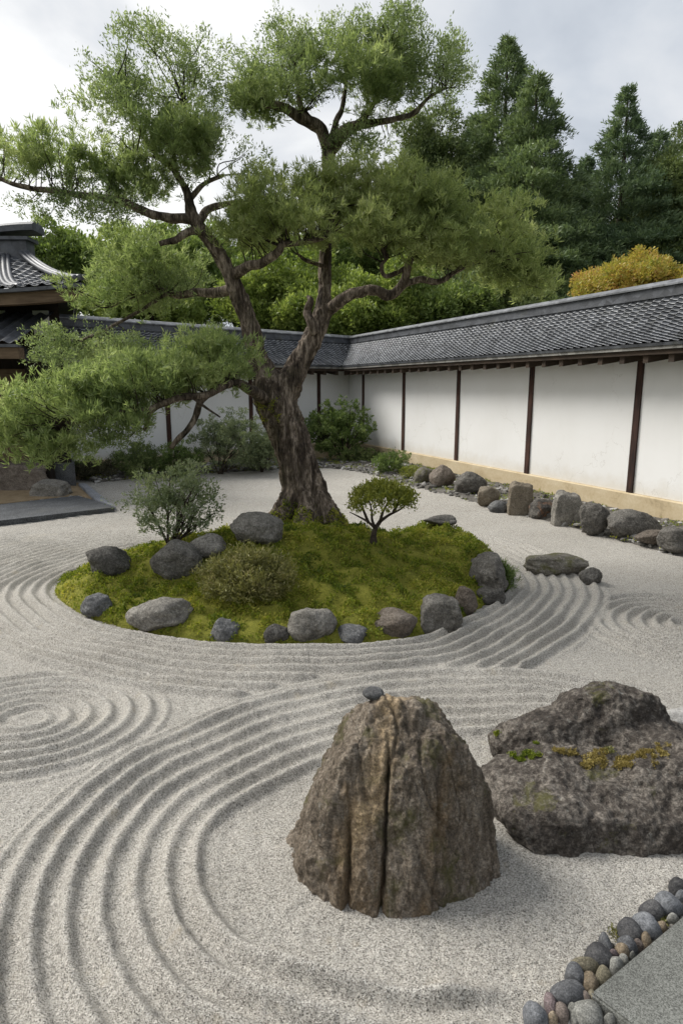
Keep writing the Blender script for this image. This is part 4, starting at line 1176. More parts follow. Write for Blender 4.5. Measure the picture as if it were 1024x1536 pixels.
SUBL = [
    [(292, 330, 9, -0.3), (262, 327, 8.5, -0.35), (230, 320, 7.5, -0.45), (200, 309, 7, -0.55), (150, 293, 6, -0.7), (90, 286, 5.5, -0.8), (40, 280, 4.5, -0.9), (-20, 262, 3, -1.0)],
    [(310, 352, 8, -0.25), (290, 345, 7, -0.35), (262, 358, 6, -0.45), (240, 366, 4.5, -0.5)],
    [(296, 335, 8, -0.25), (314, 318, 7, -0.1), (338, 306, 5, 0.0), (360, 300, 3, 0.1)],
    [(349, 418, 11, -0.15), (362, 402, 9.5, -0.3), (385, 396, 8.5, -0.45), (404, 388, 8, -0.55), (418, 378, 7, -0.6), (431, 367, 6, -0.6), (455, 361, 5, -0.6), (490, 356, 4, -0.6)],
    [(350, 428, 11, 0.0), (336, 437, 9.5, 0.15), (310, 440, 8, 0.3), (285, 440, 7, 0.4), (255, 441, 6, 0.5), (232, 436, 5, 0.55), (195, 446, 3.5, 0.6), (165, 460, 2.5, 0.6)],
    [(480, 482, 13, 0.1), (492, 468, 11.5, 0.05), (508, 452, 10.5, -0.05), (530, 440, 9.5, -0.1), (562, 437, 9, -0.15), (587, 440, 9, -0.15), (603, 424, 8.5, -0.2), (613, 402, 7, -0.25), (622, 375, 5, -0.3), (640, 350, 3, -0.3)],
    [(600, 428, 6.5, -0.2), (630, 421, 6, -0.2), (657, 422, 5, -0.2), (680, 410, 4.5, -0.15), (703, 394, 3.5, -0.1), (740, 380, 2.5, 0)],
    [(474, 500, 10, -0.1), (466, 482, 8.5, -0.1), (463, 466, 7.5, -0.1), (465, 452, 6, -0.1), (461, 444, 2.5, -0.1)],
    [(495, 225, 12, 0.3), (480, 196, 11, 0.2), (455, 180, 10, 0.1), (428, 163, 8.5, 0), (400, 153, 6.5, -0.1), (370, 150, 4.5, -0.2), (345, 145, 2.5, -0.25)],
    [(496, 222, 12, 0.3), (516, 202, 11.5, 0.35), (540, 188, 8, 0.4), (566, 182, 6, 0.4), (590, 180, 5, 0.4), (622, 168, 4.5, 0.4), (642, 148, 3, 0.4), (668, 130, 2, 0.4)],
    [(520, 198, 8, 0.35), (545, 175, 5.5, 0.3), (560, 150, 4, 0.2), (575, 120, 3, 0.1), (585, 80, 2, 0.1)],
    [(470, 190, 7, 0.15), (452, 160, 5, 0.1), (448, 130, 3.5, 0.1), (440, 100, 2.5, 0.1)],
    [(500, 205, 8, 0.3), (505, 180, 5, 0.4), (515, 150, 4, 0.5), (520, 110, 3, 0.5)],
    [(283, 300, 6, -0.3), (305, 275, 4, -0.2), (335, 262, 3, -0.1)],
    [(262, 255, 5, -0.35), (262, 225, 4, -0.3), (275, 190, 3, -0.25), (278, 150, 2.5, -0.2)],
    [(250, 245, 4.5, -0.35), (222, 215, 3.5, -0.3), (205, 180, 2.5, -0.3), (185, 150, 2, -0.3)],
    [(400, 600, 13, -0.2), (376, 583, 9, -0.6), (352, 573, 7.5, -0.9), (328, 582, 7, -1.1), (300, 592, 6.5, -1.3), (270, 597, 6.5, -1.4), (245, 604, 6, -1.45), (225, 612, 5, -1.5), (200, 615, 4, -1.5), (150, 622, 3.5, -1.5), (100, 640, 2.5, -1.55)],
    [(322, 584, 6, -1.15), (303, 603, 6, -1.2), (294, 622, 6, -1.2), (284, 645, 5.5, -1.2), (268, 660, 5, -1.2), (257, 671, 4, -1.2)],
    [(240, 606, 5, -1.45), (226, 618, 5.5, -1.45), (222, 632, 4.5, -1.45), (216, 645, 3.5, -1.45)],
    [(290, 597, 3, -1.3), (310, 612, 2.2, -1.25), (330, 626, 1.5, -1.2)],
    [(615, 398, 4, -0.25), (600, 405, 4, -0.3), (578, 415, 4, -0.35), (570, 398, 3.5, -0.4), (582, 385, 2.5, -0.4)],
    [(490, 400, 4, 0.15), (462, 392, 3.5, 0.0), (448, 382, 2.5, -0.1)],
    [(250, 440, 3.5, 0.5), (200, 470, 3, 0.4), (150, 500, 2.5, 0.3), (110, 515, 2, 0.3)],
]
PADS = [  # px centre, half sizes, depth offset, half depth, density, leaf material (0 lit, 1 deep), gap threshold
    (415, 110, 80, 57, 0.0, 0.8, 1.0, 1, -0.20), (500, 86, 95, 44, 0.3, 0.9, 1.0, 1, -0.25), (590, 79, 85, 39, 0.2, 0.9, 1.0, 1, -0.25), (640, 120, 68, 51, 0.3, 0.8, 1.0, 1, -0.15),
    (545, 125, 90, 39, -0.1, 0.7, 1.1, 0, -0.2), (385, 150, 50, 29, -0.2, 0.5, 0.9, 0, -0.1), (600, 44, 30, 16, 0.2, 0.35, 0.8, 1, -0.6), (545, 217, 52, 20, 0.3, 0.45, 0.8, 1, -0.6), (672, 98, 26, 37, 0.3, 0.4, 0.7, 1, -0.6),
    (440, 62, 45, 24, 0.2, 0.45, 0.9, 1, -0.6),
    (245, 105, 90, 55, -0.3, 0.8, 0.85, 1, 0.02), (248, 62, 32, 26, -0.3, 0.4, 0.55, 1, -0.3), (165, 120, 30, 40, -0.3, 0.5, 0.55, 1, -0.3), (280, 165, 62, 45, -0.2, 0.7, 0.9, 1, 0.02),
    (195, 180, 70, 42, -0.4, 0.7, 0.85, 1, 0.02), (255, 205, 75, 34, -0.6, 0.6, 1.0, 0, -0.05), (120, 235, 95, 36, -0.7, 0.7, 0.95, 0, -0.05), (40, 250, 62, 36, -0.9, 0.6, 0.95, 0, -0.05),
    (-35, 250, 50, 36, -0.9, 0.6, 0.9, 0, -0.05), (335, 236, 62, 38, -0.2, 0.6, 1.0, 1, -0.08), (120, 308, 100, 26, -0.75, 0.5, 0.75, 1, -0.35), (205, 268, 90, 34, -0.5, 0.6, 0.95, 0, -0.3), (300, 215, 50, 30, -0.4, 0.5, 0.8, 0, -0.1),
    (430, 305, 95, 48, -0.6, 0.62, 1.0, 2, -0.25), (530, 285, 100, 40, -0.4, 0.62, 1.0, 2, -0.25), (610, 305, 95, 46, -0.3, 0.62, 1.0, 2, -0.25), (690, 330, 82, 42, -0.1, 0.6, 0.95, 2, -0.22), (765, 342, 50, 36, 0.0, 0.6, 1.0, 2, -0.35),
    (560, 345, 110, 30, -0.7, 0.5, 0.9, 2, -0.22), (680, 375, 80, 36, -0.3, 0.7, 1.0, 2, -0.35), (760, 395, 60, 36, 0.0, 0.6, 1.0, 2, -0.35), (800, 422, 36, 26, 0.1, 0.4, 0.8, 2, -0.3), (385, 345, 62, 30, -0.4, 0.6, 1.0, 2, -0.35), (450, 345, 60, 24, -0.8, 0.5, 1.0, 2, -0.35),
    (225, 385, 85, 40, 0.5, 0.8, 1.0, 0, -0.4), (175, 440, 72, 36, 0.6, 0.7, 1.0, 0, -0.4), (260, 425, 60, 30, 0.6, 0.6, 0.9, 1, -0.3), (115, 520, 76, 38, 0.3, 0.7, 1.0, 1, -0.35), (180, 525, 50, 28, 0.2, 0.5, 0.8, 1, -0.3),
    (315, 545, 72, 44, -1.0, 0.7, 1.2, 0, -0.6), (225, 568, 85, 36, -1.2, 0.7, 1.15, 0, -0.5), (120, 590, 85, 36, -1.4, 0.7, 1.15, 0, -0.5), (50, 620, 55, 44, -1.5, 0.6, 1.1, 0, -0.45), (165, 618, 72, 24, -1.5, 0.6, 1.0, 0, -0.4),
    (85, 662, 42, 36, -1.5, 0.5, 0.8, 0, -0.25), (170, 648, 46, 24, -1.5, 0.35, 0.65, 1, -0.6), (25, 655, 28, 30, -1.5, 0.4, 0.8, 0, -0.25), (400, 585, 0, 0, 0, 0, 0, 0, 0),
]
def big_tree():
    root = thing('pine_tree', 'big old garden tree with a leaning forked trunk and layered foliage on moss', 'tree', TB)
    mb = MB()
    prim = []
    for k, nd in LIMBS.items():
        ps = [node(*n_) for n_ in nd]
        mb.tube([p for p, _ in ps], [r_ * 0.82 for _, r_ in ps], 14, 0, 4)
        prim.append(np.array([p for p, _ in ps]))
    b0 = node(458, 752, 36)[0]
    for k in range(9):                               # root flare
        a = k * 2 * math.pi / 9 + 0.3 * math.sin(k * 5.0)
        ln = 0.78 + 0.26 * math.sin(k * 3.1)
        dx, dy = math.cos(a), math.sin(a)
        pts = [b0 + [dx * 0.12, dy * 0.12, 0.22], b0 + [dx * 0.27, dy * 0.27, -0.06]]
        for f in (0.45, 0.72, 1.0):
            x, y = b0[0] + dx * (0.28 + ln * f * 0.62), b0[1] + dy * (0.28 + ln * f * 0.62)
            pts.append(np.array([x, y, ground_z(x, y) + 0.075 * (1 - f) - 0.02]))
        mb.tube(pts, [0.15, 0.14, 0.11, 0.08, 0.035], 10, 0, 4)
    V, N, F = evaluated(mb.mesh('tmp', []), 0.0165, 7)
    # bark plates: ridged noise drawn out along the stem
    low = sstep(4.6, 1.2, V[:, 2])
    q = V * [7.5, 7.5, 1.5] + 0.35 * np.c_[fbm(V * 2.3, 2), fbm(V * 2.3 + 9, 2), fbm(V * 2.3 + 5, 2)]
    ridge_ = 1 - 2 * np.abs(fbm(q, 3))
    fis = 1 - 2 * np.abs(fbm(q * 2.3 + 11, 2))
    dsp = (0.032 * ridge_ + 0.014 * fis) * (0.35 + 0.65 * low) + 0.03 * fbm(V * 2.4, 2) * low + 0.005 * fbm(V * 40, 2)
    V = V + N * (dsp - 0.008)[:, None]
    trunk = link('trunk', mesh_from('trunk', V - TB, F, True, [m_bark]), root)
    # moss creeping up the roots
    g = np.maximum(0, mound(V[:, 0], V[:, 1]))
    hgt = V[:, 2] - g
    k = np.where((hgt < 0.19 + 0.30 * fbm(V * [7, 7, 3], 3)) & (N[:, 2] > -0.1) & (hgt > -0.02))[0]
    k = np.concatenate([k, np.where((np.abs(V[:, 2] - 1.98) < 0.16) & (N[:, 1] < -0.2) & (fbm(V * 6, 3) > 0.1) & (np.abs(V[:, 0] - node(405, 600, 1)[0][0]) < 0.16))[0]])
    pts = V[rng.choice(k, 9000)] + rng.normal(size=(9000, 3)) * 0.010
    m = MB(); L = rng.uniform(0.015, 0.038, 9000)
    m.leaves(pts, unit(rng.normal(size=pts.shape) * 0.6 + [0, -0.3, 0.8]), L, L * 0.5)
    m.build('trunk_moss', m_moss, trunk, smooth=True, off=TB)
    LP = [np.concatenate([spline(p, 0.0, 4)[0][8:] for p in prim[1:]])]
    for nd in SUBL:
        ps = [node(*n_) for n_ in nd]
        P_ = np.array([p for p, _ in ps]); R_ = np.array([r_ for _, r_ in ps]) * 0.84
        P_[1:-1] += rng.normal(size=P_[1:-1].shape) * [0.012, 0.03, 0.012]
        pts, rad = spline(P_, R_, 6)
        pts = pts + 0.5 * rad[:, None] * np.c_[pn(pts * 5), pn(pts * 5 + 7), pn(pts * 5 + 3)] * sstep(0, 6, np.arange(len(pts)))[:, None]
        rad = rad * (1 + 0.16 * pn(pts * 9))
        m = MB(); m.tube(pts, rad, 10, 0, 1)
        m.build('limb', m_bark, root, smooth=True, off=TB)
        LP.append(pts[3:])
    LPT = np.concatenate(LP)
    for (cx_, cy_, rx, ry, dy, dd, dens, mt, thr) in PADS:
        if rx == 0: continue
        y = TREE_Y + dy
        c = D(cx_, cy_, y); s = mpp(y, c[2])
        rad = np.array([rx * s, dd, ry * s])
        ncl = int(dens * math.pi * rx * ry * (0.0072, 0.0080, 0.0086)[mt]) + 4
        thin = mt == 1 or dens < 0.7
        pc, q = clumped(c, rad, ncl, 9, 0.085 if thin else 0.10, thr, 1.5)
        if not len(q): continue
        m = MB()
        if thin:
            tuft_leaves(m, q, c - [0, 0, 0.2], 14, 0.045, 0.0145, 0.5, 0.6, 0.03)
        else:
            tuft_leaves(m, q, c - [0, 0, 0.25], 15, 0.088, 0.0115, 0.75, 0.45, 0.014)
        # twigs from the nearest limb into the clumps
        sel = pc[rng.permutation(len(pc))[:max(5, int(len(pc) * 0.42))]]
        for tip in sel:
            cand = LPT[np.argsort(((LPT - tip) ** 2).sum(1) + 0.3 * ((LPT - c) ** 2).sum(1))[:3]]
            st = cand[rng.integers(len(cand))]
            ln = np.linalg.norm(tip - st)
            if ln > 1.5: st = tip + (st - tip) * 1.5 / ln; ln = 1.5
            mid1 = st + (tip - st) * 0.35 + rng.normal(size=3) * 0.07 * ln + [0, 0, -0.03 * ln]
            mid2 = st + (tip - st) * 0.70 + rng.normal(size=3) * 0.07 * ln
            r0 = 0.006 + 0.007 * ln
            m.tube([st, mid1, mid2, tip], [r0, r0 * 0.7, r0 * 0.5, 0.003], 4, 1, 3, cap=False)
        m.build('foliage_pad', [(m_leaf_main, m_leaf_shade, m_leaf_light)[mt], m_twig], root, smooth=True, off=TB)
big_tree()

# ------------------------------------------------------------------ background trees beyond the walls
def broad_tree(label, cx_, top, hw, Y, mat, seed=0, asp=0.9, name='broadleaf_tree', leaf=0.16, dens=1.0, group='leafy trees beyond the back wall', base=0.0, ncl=46):
    p = D(cx_, top, Y); s = mpp(Y, 3)
    rx = hw * s; rz = rx * asp
    c = np.array([p[0], Y, max(p[2] - rz, rz * 0.75)])
    rz = p[2] - c[2]
    org = np.array([c[0], Y, 0.0])
    root = thing(name, label, 'tree', org, group)
    m = MB()
    m.tube([(c[0], Y, -0.2), (c[0] + 0.1, Y, c[2] * 0.5), (c[0] - 0.1, Y, c[2] + rz * 0.4)], [0.22, 0.17, 0.06], 8)
    cl = rotcloud(ncl, -0.6); cl = unit(cl) * np.clip(np.linalg.norm(cl, axis=1), 0.45, 0.86)[:, None]
    cl *= (1 + 0.22 * rng.normal(size=ncl))[:, None] * 0.95
    pc = c + cl * [rx, rx * 0.8, rz]
    for q in pc[:18]:
        m.tube([(c[0], Y, c[2] * 0.6), (c + q) / 2 + rng.normal(size=3) * 0.1, q], [0.08, 0.05, 0.015], 5)
    m.build('trunk', m_twig, root, smooth=True, off=org)
    m = MB()
    for q in pc:
        r_ = rng.uniform(0.20, 0.36) * (rx + rz) / 2
        n = int(85 * dens * (r_ / leaf) ** 2 * 0.11) + 30
        pts = unit(rng.normal(size=(n, 3)) + [0, 0, 0.25]) * (rng.uniform(0.35, 1.08, n) ** 0.5)[:, None] * r_ * [1.1, 1.1, 0.8]
        pts *= (1 + 0.35 * fbm(pts / r_ * 2.2 + q, 2))[:, None]
        tuft_leaves(m, q + pts, q - [0, 0, r_ * 0.4], 6, leaf, leaf * 0.42, 0.35, 0.8, leaf * 0.45)
    m.build('crown', mat, root, smooth=True, off=org)
broad_tree('dark green tree behind the temple roof, farthest left beyond the wall', 92, 350, 70, 24, m_leaf_broad, asp=0.85)
broad_tree('round bright green tree right of the temple roof', 165, 352, 80, 27, m_leaf_broad2, asp=0.8)
broad_tree('bright yellow-green tree low above the left wall roof', 225, 400, 85, 22, m_leaf_broad2, asp=0.7)
broad_tree('green tree filling the gap left of the trunk fork', 272, 345, 95, 30, m_leaf_broad, asp=0.8)
broad_tree('bright green tree seen through the trunk fork', 408, 375, 85, 25, m_leaf_broad2, asp=0.8)
broad_tree('tall dark green tree behind the middle foliage', 355, 320, 85, 34, m_leaf_broad, asp=1.0)
broad_tree('tall green tree behind the upright limb', 470, 330, 90, 33, m_leaf_broad, asp=1.0)
broad_tree('tall leafy tree between the upright limb and the conifers', 580, 310, 90, 35, m_leaf_broad, asp=1.0)
broad_tree('green tree right of the upright limb above the wall corner', 565, 405, 85, 25, m_leaf_broad2, asp=0.8)
broad_tree('bright low tree just behind the corner of the walls', 490, 415, 75, 24, m_leaf_broad2, asp=0.75)
broad_tree('deep green tree behind the right pad of the big tree', 655, 405, 85, 25, m_leaf_broad, asp=0.8)
broad_tree('dark leafy tree left of the tall conifers', 648, 188, 62, 36, m_leaf_dark, asp=1.5, ncl=64)
broad_tree('lower dark tree at the feet of the tall conifers', 745, 385, 85, 26, m_leaf_dark, asp=0.8)
broad_tree('dark tree at the right edge beside the pointed conifer', 1030, 208, 72, 36, m_leaf_dark, asp=1.7, ncl=74)
broad_tree('dark tree between the conifers and the orange maple', 850, 380, 75, 31, m_leaf_dark, asp=0.9)
broad_tree('orange and yellow maple showing above the right wall roof', 962, 372, 80, 17, m_leaf_maple, asp=0.72, name='maple_tree', leaf=0.085, group=None, dens=0.8, ncl=60)
broad_tree('yellow maple at the right edge above the wall roof', 1075, 388, 52, 16, m_leaf_maple, asp=0.62, name='maple_tree', leaf=0.085, group=None, dens=0.8)

def conifer(label, ax, ay, Y, spread, mat, power=0.85, name='conifer', dens=1.0, whorl=0.42, gapz=0.0, bare=0.0):
    """spread: half width in photo pixels per pixel of drop below the tip"""
    a = D(ax, ay, Y); s = mpp(Y, 5)
    H_ = a[2]
    org = np.array([a[0], Y, 0.0])
    root = thing(name, label, 'conifer tree', org, 'tall conifers beyond the right wall')
    m = MB(); m.tube([(a[0], Y, -0.3), (a[0] + 0.1, Y, H_ * 0.5), (a[0], Y, H_ - 0.2)], [0.35, 0.2, 0.03], 8); m.build('trunk', m_twig, root, smooth=True, off=org)
    m = MB()
    z = H_ - 0.25
    C_ = []; A_ = []; tw = []
    while z > 2.5:
        drop = H_ - z
        rr = spread * drop ** power * (1 + 0.12 * math.sin(z * 2.1 + ax)) + 0.12
        nb = int((5 + 3.2 * min(rr, 4)) * dens)
        az0 = rng.uniform(0, 6.28)
        for b in range(nb):
            az = az0 + 6.283 * b / nb + rng.normal() * 0.2
            L_ = rr * rng.uniform(0.62, 1.12) * (1 + 0.45 * float(pn(np.array([[math.cos(az) * 1.2 + ax, math.sin(az) * 1.2, z * 0.55]]))[0]))
            u = np.array([math.cos(az), math.sin(az), 0])
            rise = rng.uniform(0.05, 0.35)
            k = int(4 + L_ * 7)
            t_ = rng.uniform(0.25, 1.0, k) ** 0.7
            pts = np.array([a[0], Y, z + rng.normal() * 0.12]) + u * (t_ * L_)[:, None]
            pts[:, 2] += rise * t_ * L_ - 0.42 * L_ * t_ ** 2 * 0.6
            sd_ = np.array([-u[1], u[0], 0])
            pts += sd_ * (rng.normal(size=k) * 0.20 * L_ * (1.05 - 0.6 * t_))[:, None] + rng.normal(size=(k, 3)) * 0.06
            C_.append(pts); A_.append(np.repeat((u * 0.75 + [0, 0, 0.45])[None], k, 0))
        z -= whorl * (0.55 + 0.45 * min(1, drop / 3))
    q = np.concatenate(C_); ax_ = np.concatenate(A_)
    k = 12
    B = np.repeat(q, k, 0) + rng.normal(size=(len(q) * k, 3)) * 0.085
    Dn = unit(np.repeat(ax_, k, 0) + rng.normal(size=(len(q) * k, 3)) * 0.5)
    Ls = rng.uniform(0.13, 0.30, len(B))
    m.leaves(B, Dn, Ls, Ls * 0.24)
    m.build('crown', mat, root, smooth=True, off=org)
    return root
conifer('tallest pointed conifer, its narrow tip left of the twin beside it', 762, 52, 36, 0.50, m_leaf_con, 0.92)
conifer('blunt conifer pressed against the right side of the tallest one', 806, 108, 33, 0.62, m_leaf_con, 0.85)
conifer('dark conifer with a thin lone spire at the right of the photo', 943, 128, 36, 0.36, m_leaf_con2, 1.12)
conifer('dark conifer low between the two tall groups', 880, 235, 40, 0.60, m_leaf_con2, 0.85)
conifer('dark conifer at the left foot of the tallest one', 716, 170, 39, 0.55, m_leaf_con2, 0.85)
conifer('dark bushy conifer right of the lone spire', 988, 196, 39, 0.65, m_leaf_con2, 0.85)

# ------------------------------------------------------------------ shrubs
def shrub(label, cx_, cy_, rx, ry, base_xyz, mat, dens=1.0, leaf=0.05, wd=0.022, dd=None, thr=-0.4, name='shrub', stems=5, cat='shrub', group=None, up=0.5, stem_r=0.014, per=8, spread=0.06, k=9, flat=-0.7, freq=2.5, cut=None):
    base = np.array(base_xyz, float)
    Y = base[1]
    c = D(cx_, cy_, Y); s = mpp(Y, c[2])
    c[1] = Y
    rad = np.array([rx * s, dd or rx * s * 0.75, ry * s])
    root = thing(name, label, cat, base, group)
    ncl = int(dens * math.pi * rx * ry * 0.020) + 6
    pc, q = clumped(c, rad, ncl, per, spread, thr, freq, flat)
    q[:, 2] = np.maximum(q[:, 2], base[2] + 0.02)
    m = MB(); tuft_leaves(m, q, c - [0, 0, rad[2] * 0.5], k, leaf, wd, up, 0.6, 0.02)
    m.build('foliage', mat, root, smooth=True, off=base)
    m = MB()
    for i in range(stems):
        tip = pc[rng.integers(len(pc))]
        b = base + [rng.normal() * 0.03, rng.normal() * 0.03, -0.03]
        fk = b + (tip - b) * 0.4 + rng.normal(size=3) * 0.04 + [0, 0, 0.03]
        m.tube([b, fk, tip], [stem_r, stem_r * 0.75, stem_r * 0.3], 6, 0, 4)
        for _ in range(3):
            t2 = pc[np.argsort(((pc - tip) ** 2).sum(1))[rng.integers(min(len(pc), 14))]]
            m.tube([fk, (fk + t2) / 2 + rng.normal(size=3) * 0.03, t2], [stem_r * 0.6, stem_r * 0.4, 0.003], 5, 0, 3)
    m.build('stems', m_twig, root, smooth=True, off=base)
    return root
def bedpt(px, py):
    g = P(px, py, 0.08); return (g[0], g[1], bed_z(g[0], g[1]))
# on the island
g = hit(257, 818)
shrub('airy grey-green shrub with several thin stems on the left of the moss island', 256, 748, 74, 58, g, m_leaf_grey, 0.62, 0.042, 0.017, 0.5, -0.15, stems=9, up=0.4, stem_r=0.018, freq=2.2)
g = hit(372, 886)
shrub('low tangled olive bush on the moss in front of the rounded boulder', 372, 866, 68, 42, g, m_leaf_dry, 1.5, 0.045, 0.010, 0.42, -0.55, name='bush', stems=16, cat='bush', up=0.35, stem_r=0.007, spread=0.05, k=10)
g = hit(752, 886)
shrub('small tuft of grass at the right foot of the mossy cliff rock', 752, 868, 12, 22, g, m_leaf_shrub, 2.5, 0.09, 0.008, 0.08, -0.9, name='grass_tuft', stems=2, cat='grass', up=1.0, stem_r=0.003, spread=0.03)
# along the back wall
b = bedpt(515, 690)
shrub('rounded layered evergreen bush in the corner of the two walls', 508, 642, 52, 42, (b[0], b[1], 0.1), m_leaf_shrub, 1.7, 0.085, 0.04, 0.85, -0.35, name='corner_bush', stems=8, cat='bush', spread=0.09, up=0.45, stem_r=0.03, freq=1.6)
b = bedpt(530, 692)
shrub('low dark shrub under the layered corner bush', 532, 685, 46, 16, (b[0], b[1], 0.06), m_leaf_dark, 1.5, 0.07, 0.03, 0.5, -0.6, stems=3)
b = bedpt(588, 708)
shrub('small dense rounded shrub at the foot of the right wall', 588, 694, 27, 18, b, m_leaf_shrub, 2.2, 0.06, 0.022, 0.45, -0.7, stems=4)
b = bedpt(622, 716)
shrub('low mossy cushion between the small rounded shrub and the first wall rocks', 620, 709, 15, 9, b, m_leaf_bonsai, 3, 0.04, 0.015, 0.22, -0.9, name='moss_cushion', stems=1, cat='moss')
b = P(395, 708)
shrub('dense blue-grey bush left of the big trunk by the back wall', 395, 676, 34, 32, (b[0], b[1], 0.03), m_leaf_grey, 1.9, 0.06, 0.022, 0.6, -0.6, name='bush', stems=6, cat='bush')
b = P(330, 712)
shrub('loose bright green bush in front of the white back wall', 345, 660, 62, 46, (b[0], b[1], 0.03), m_leaf_grey, 1.7, 0.065, 0.020, 0.6, -0.3, name='bush', stems=9, cat='bush', stem_r=0.02)
b = P(262, 716)
shrub('green bush above the airy grey-green shrub, by the back wall', 262, 690, 46, 30, (b[0], b[1], 0.03), m_leaf_shrub, 1.5, 0.06, 0.022, 0.6, -0.4, name='bush', stems=6, cat='bush')
b = P(205, 718)
shrub('dark rounded bush right of the brown shrub by the back wall', 205, 690, 34, 28, (b[0], b[1], 0.03), m_leaf_dark, 2.0, 0.055, 0.022, 0.6, -0.7, name='bush', stems=4, cat='bush')
b = P(142, 720)
shrub('low brownish shrub between the sandy patch and the dark rounded bush', 140, 704, 38, 17, (b[0], b[1], 0.03), m_leaf_brown, 2.2, 0.05, 0.018, 0.45, -0.8, stems=5)
b = P(88, 722)
shrub('small leafy shrub behind the flat-topped rock on the sand', 90, 700, 26, 24, (b[0], b[1], 0.03), m_leaf_shrub, 1.2, 0.06, 0.02, 0.4, -0.4, stems=4)

# small cloud-pruned tree on the moss
def bonsai():
    g = hit(560, 815)
    Y = g[1]
    root = thing('small_tree', 'small pruned tree with a flat dome of bright leaves on the moss', 'tree', g)
    pp = lambda px, py, dy=0: D(px, py, Y + dy)
    m = MB()
    s = mpp(Y, 0.6)
    m.tube([g - [0, 0, 0.04], pp(560, 805), pp(563, 793), pp(570, 782)], [6.5 * s, 4.6 * s, 3.4 * s, 3.0 * s], 9)
    for pts in ([(563, 793), (552, 783), (538, 775), (524, 768)], [(570, 782), (584, 772), (600, 764), (612, 754)], [(563, 793), (558, 780), (557, 765), (553, 748)], [(570, 782), (574, 768), (582, 752), (584, 738)], [(552, 783), (546, 768), (540, 752), (545, 740)], [(590, 768), (596, 756), (600, 742)]):
        k = len(pts)
        m.tube([pp(a, b, rng.normal() * 0.05) for a, b in pts], np.linspace(2.6, 0.7, k) * s, 6)
    m.build('trunk', m_twig, root, smooth=True, off=g)
    c = pp(574, 748)
    n = 470
    a = rng.uniform(0, 6.283, n); r_ = np.sqrt(rng.uniform(0, 1, n))
    x = r_ * np.cos(a); y = r_ * np.sin(a)
    topz = 1 - 0.75 * r_ ** 2
    q = c + np.c_[x * 50 * s, y * 46 * s, (topz * 28 - rng.uniform(0, 1, n) ** 1.8 * 20 - 4 + 2 * rng.normal(size=n)) * s]
    m = MB(); tuft_leaves(m, q, c - [0, 0, 0.3], 13, 0.036, 0.019, 0.5, 0.5, 0.022)
    m.build('crown', m_leaf_bonsai, root, smooth=True, off=g)
bonsai()

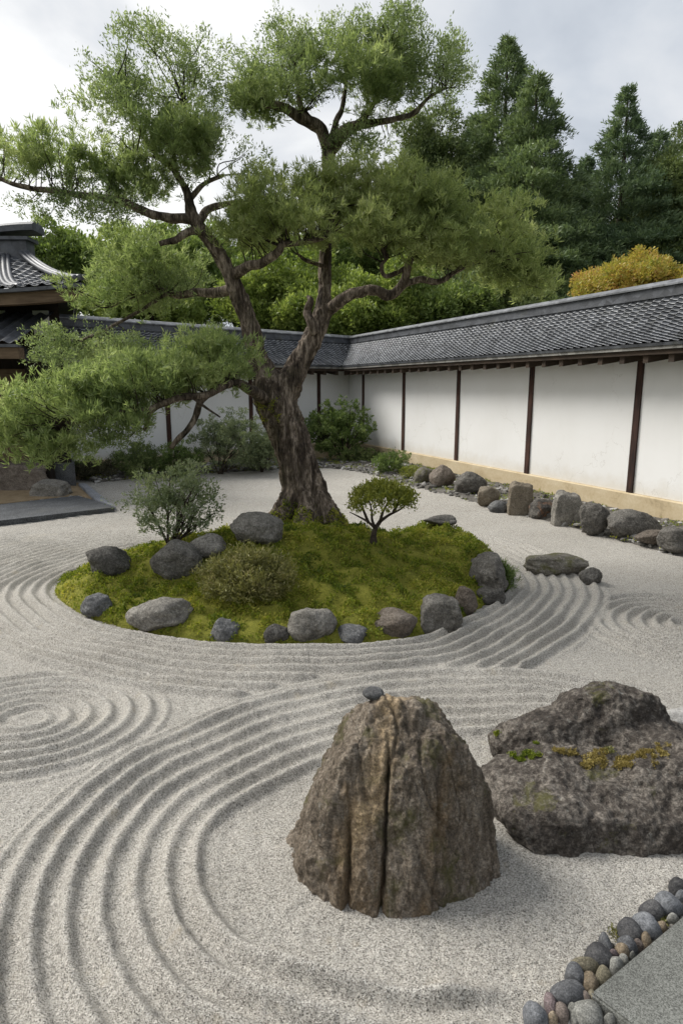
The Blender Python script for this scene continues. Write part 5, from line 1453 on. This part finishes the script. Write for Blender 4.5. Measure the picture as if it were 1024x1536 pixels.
# ------------------------------------------------------------------ stony litter, leaves and moss flecks in the beds
def litter():
    V0, F0 = ico(1)
    n = 4200
    i = rng.integers(0, BEDV.shape[0] - 1, n); j = (rng.uniform(0, 1, n) ** 1.5 * (BEDV.shape[1] - 2)).astype(int)
    fr = rng.uniform(size=(n, 1))
    c = BEDV[i, j] * (1 - fr) + BEDV[i + 1, j] * fr
    c += np.c_[rng.normal(size=n) * 0.05, rng.normal(size=n) * 0.05, np.zeros(n)]
    sz = rng.uniform(0.018, 0.05, n) * (1 + 0.9 * (rng.uniform(size=n) < 0.12))
    V = V0[None] * (1 + 0.28 * rng.normal(size=(n, len(V0), 1))) * sz[:, None, None] * rng.uniform(0.6, 1.3, (n, 1, 3)) * [1, 1, 0.7]
    V = (V + c[:, None]).reshape(-1, 3)
    F = (F0[None] + (np.arange(n) * len(V0))[:, None, None]).reshape(-1, 3)
    m, t, out = material('bed_stones')
    gi = t.new('ShaderNodeNewGeometry')
    cc = t.ramp(gi.outputs['Random Per Island'], [(0.0, (0.05, 0.048, 0.045)), (0.4, (0.15, 0.14, 0.125)), (0.8, (0.30, 0.29, 0.27)), (1.0, (0.42, 0.41, 0.39))])
    principled(t, out, cc, 0.9, None, 0.25)
    o = link('bed_gravel', mesh_from('bed_gravel', V, F, False, [m])); tag(o, kind='stuff')
    n = 9000
    i = rng.integers(0, BEDV.shape[0], n); j = rng.integers(1, BEDV.shape[1], n)
    c = BEDV[i, j] + np.c_[rng.normal(size=n) * 0.06, rng.normal(size=n) * 0.06, np.zeros(n)]
    c = c[fbm(c * [2.2, 2.2, 0] + 3, 2) > 0.12]
    c = np.repeat(c, 5, 0) + rng.normal(size=(len(c) * 5, 3)) * [0.03, 0.03, 0.01]
    L = rng.uniform(0.02, 0.055, len(c))
    mb = MB(); mb.leaves(c, unit(rng.normal(size=c.shape) * 0.7 + [0, 0, 0.7]), L, L * 0.45)
    o = mb.build('ground_cover', m_moss, smooth=True); tag(o, kind='stuff')
    rows = np.array([(780 + p_[0] / 4.197, 1300 + p_[1] / 4.197) for p_ in PEB])
    V1, F1 = ico(2); out_v = []; n = 420
    for k in range(n):
        a_ = rows[rng.integers(len(rows))] + rng.normal(size=2) * 7
        g = P(a_[0], a_[1], 0.012)
        out_v.append(V1 * rng.uniform(0.006, 0.016) * rng.uniform(0.7, 1.3, 3) + g)
    F = (F1[None] + (np.arange(n) * len(V1))[:, None, None]).reshape(-1, 3)
    o = link('cobble_grit', mesh_from('cobble_grit', np.concatenate(out_v), F, True, [m])); tag(o, kind='stuff')
    # moss tufts between the cobbles
    for nm, cx_, cy_ in (('first', 608, 425), ('second', 890, 345)):
        g = P(780 + cx_ / 4.197, 1300 + cy_ / 4.197, 0.02)
        q = g + rng.normal(size=(150, 3)) * [0.016, 0.018, 0.010]
        q[:, 2] = np.abs(q[:, 2] - g[2]) + 0.01
        L = rng.uniform(0.010, 0.022, 150)
        mb = MB(); mb.leaves(q, unit(rng.normal(size=q.shape) * 0.6 + [0, 0, 0.8]), L, L * 0.4)
        o = mb.build('moss_tuft', m_leaf_dry, smooth=True, off=g, loc=g)
        tag(o, 'moss tuft on the gravel side of the cobbles' if nm == 'first' else 'moss tuft between the cobbles and the slab edge', 'moss', 'moss tufts among the cobbles')
litter()
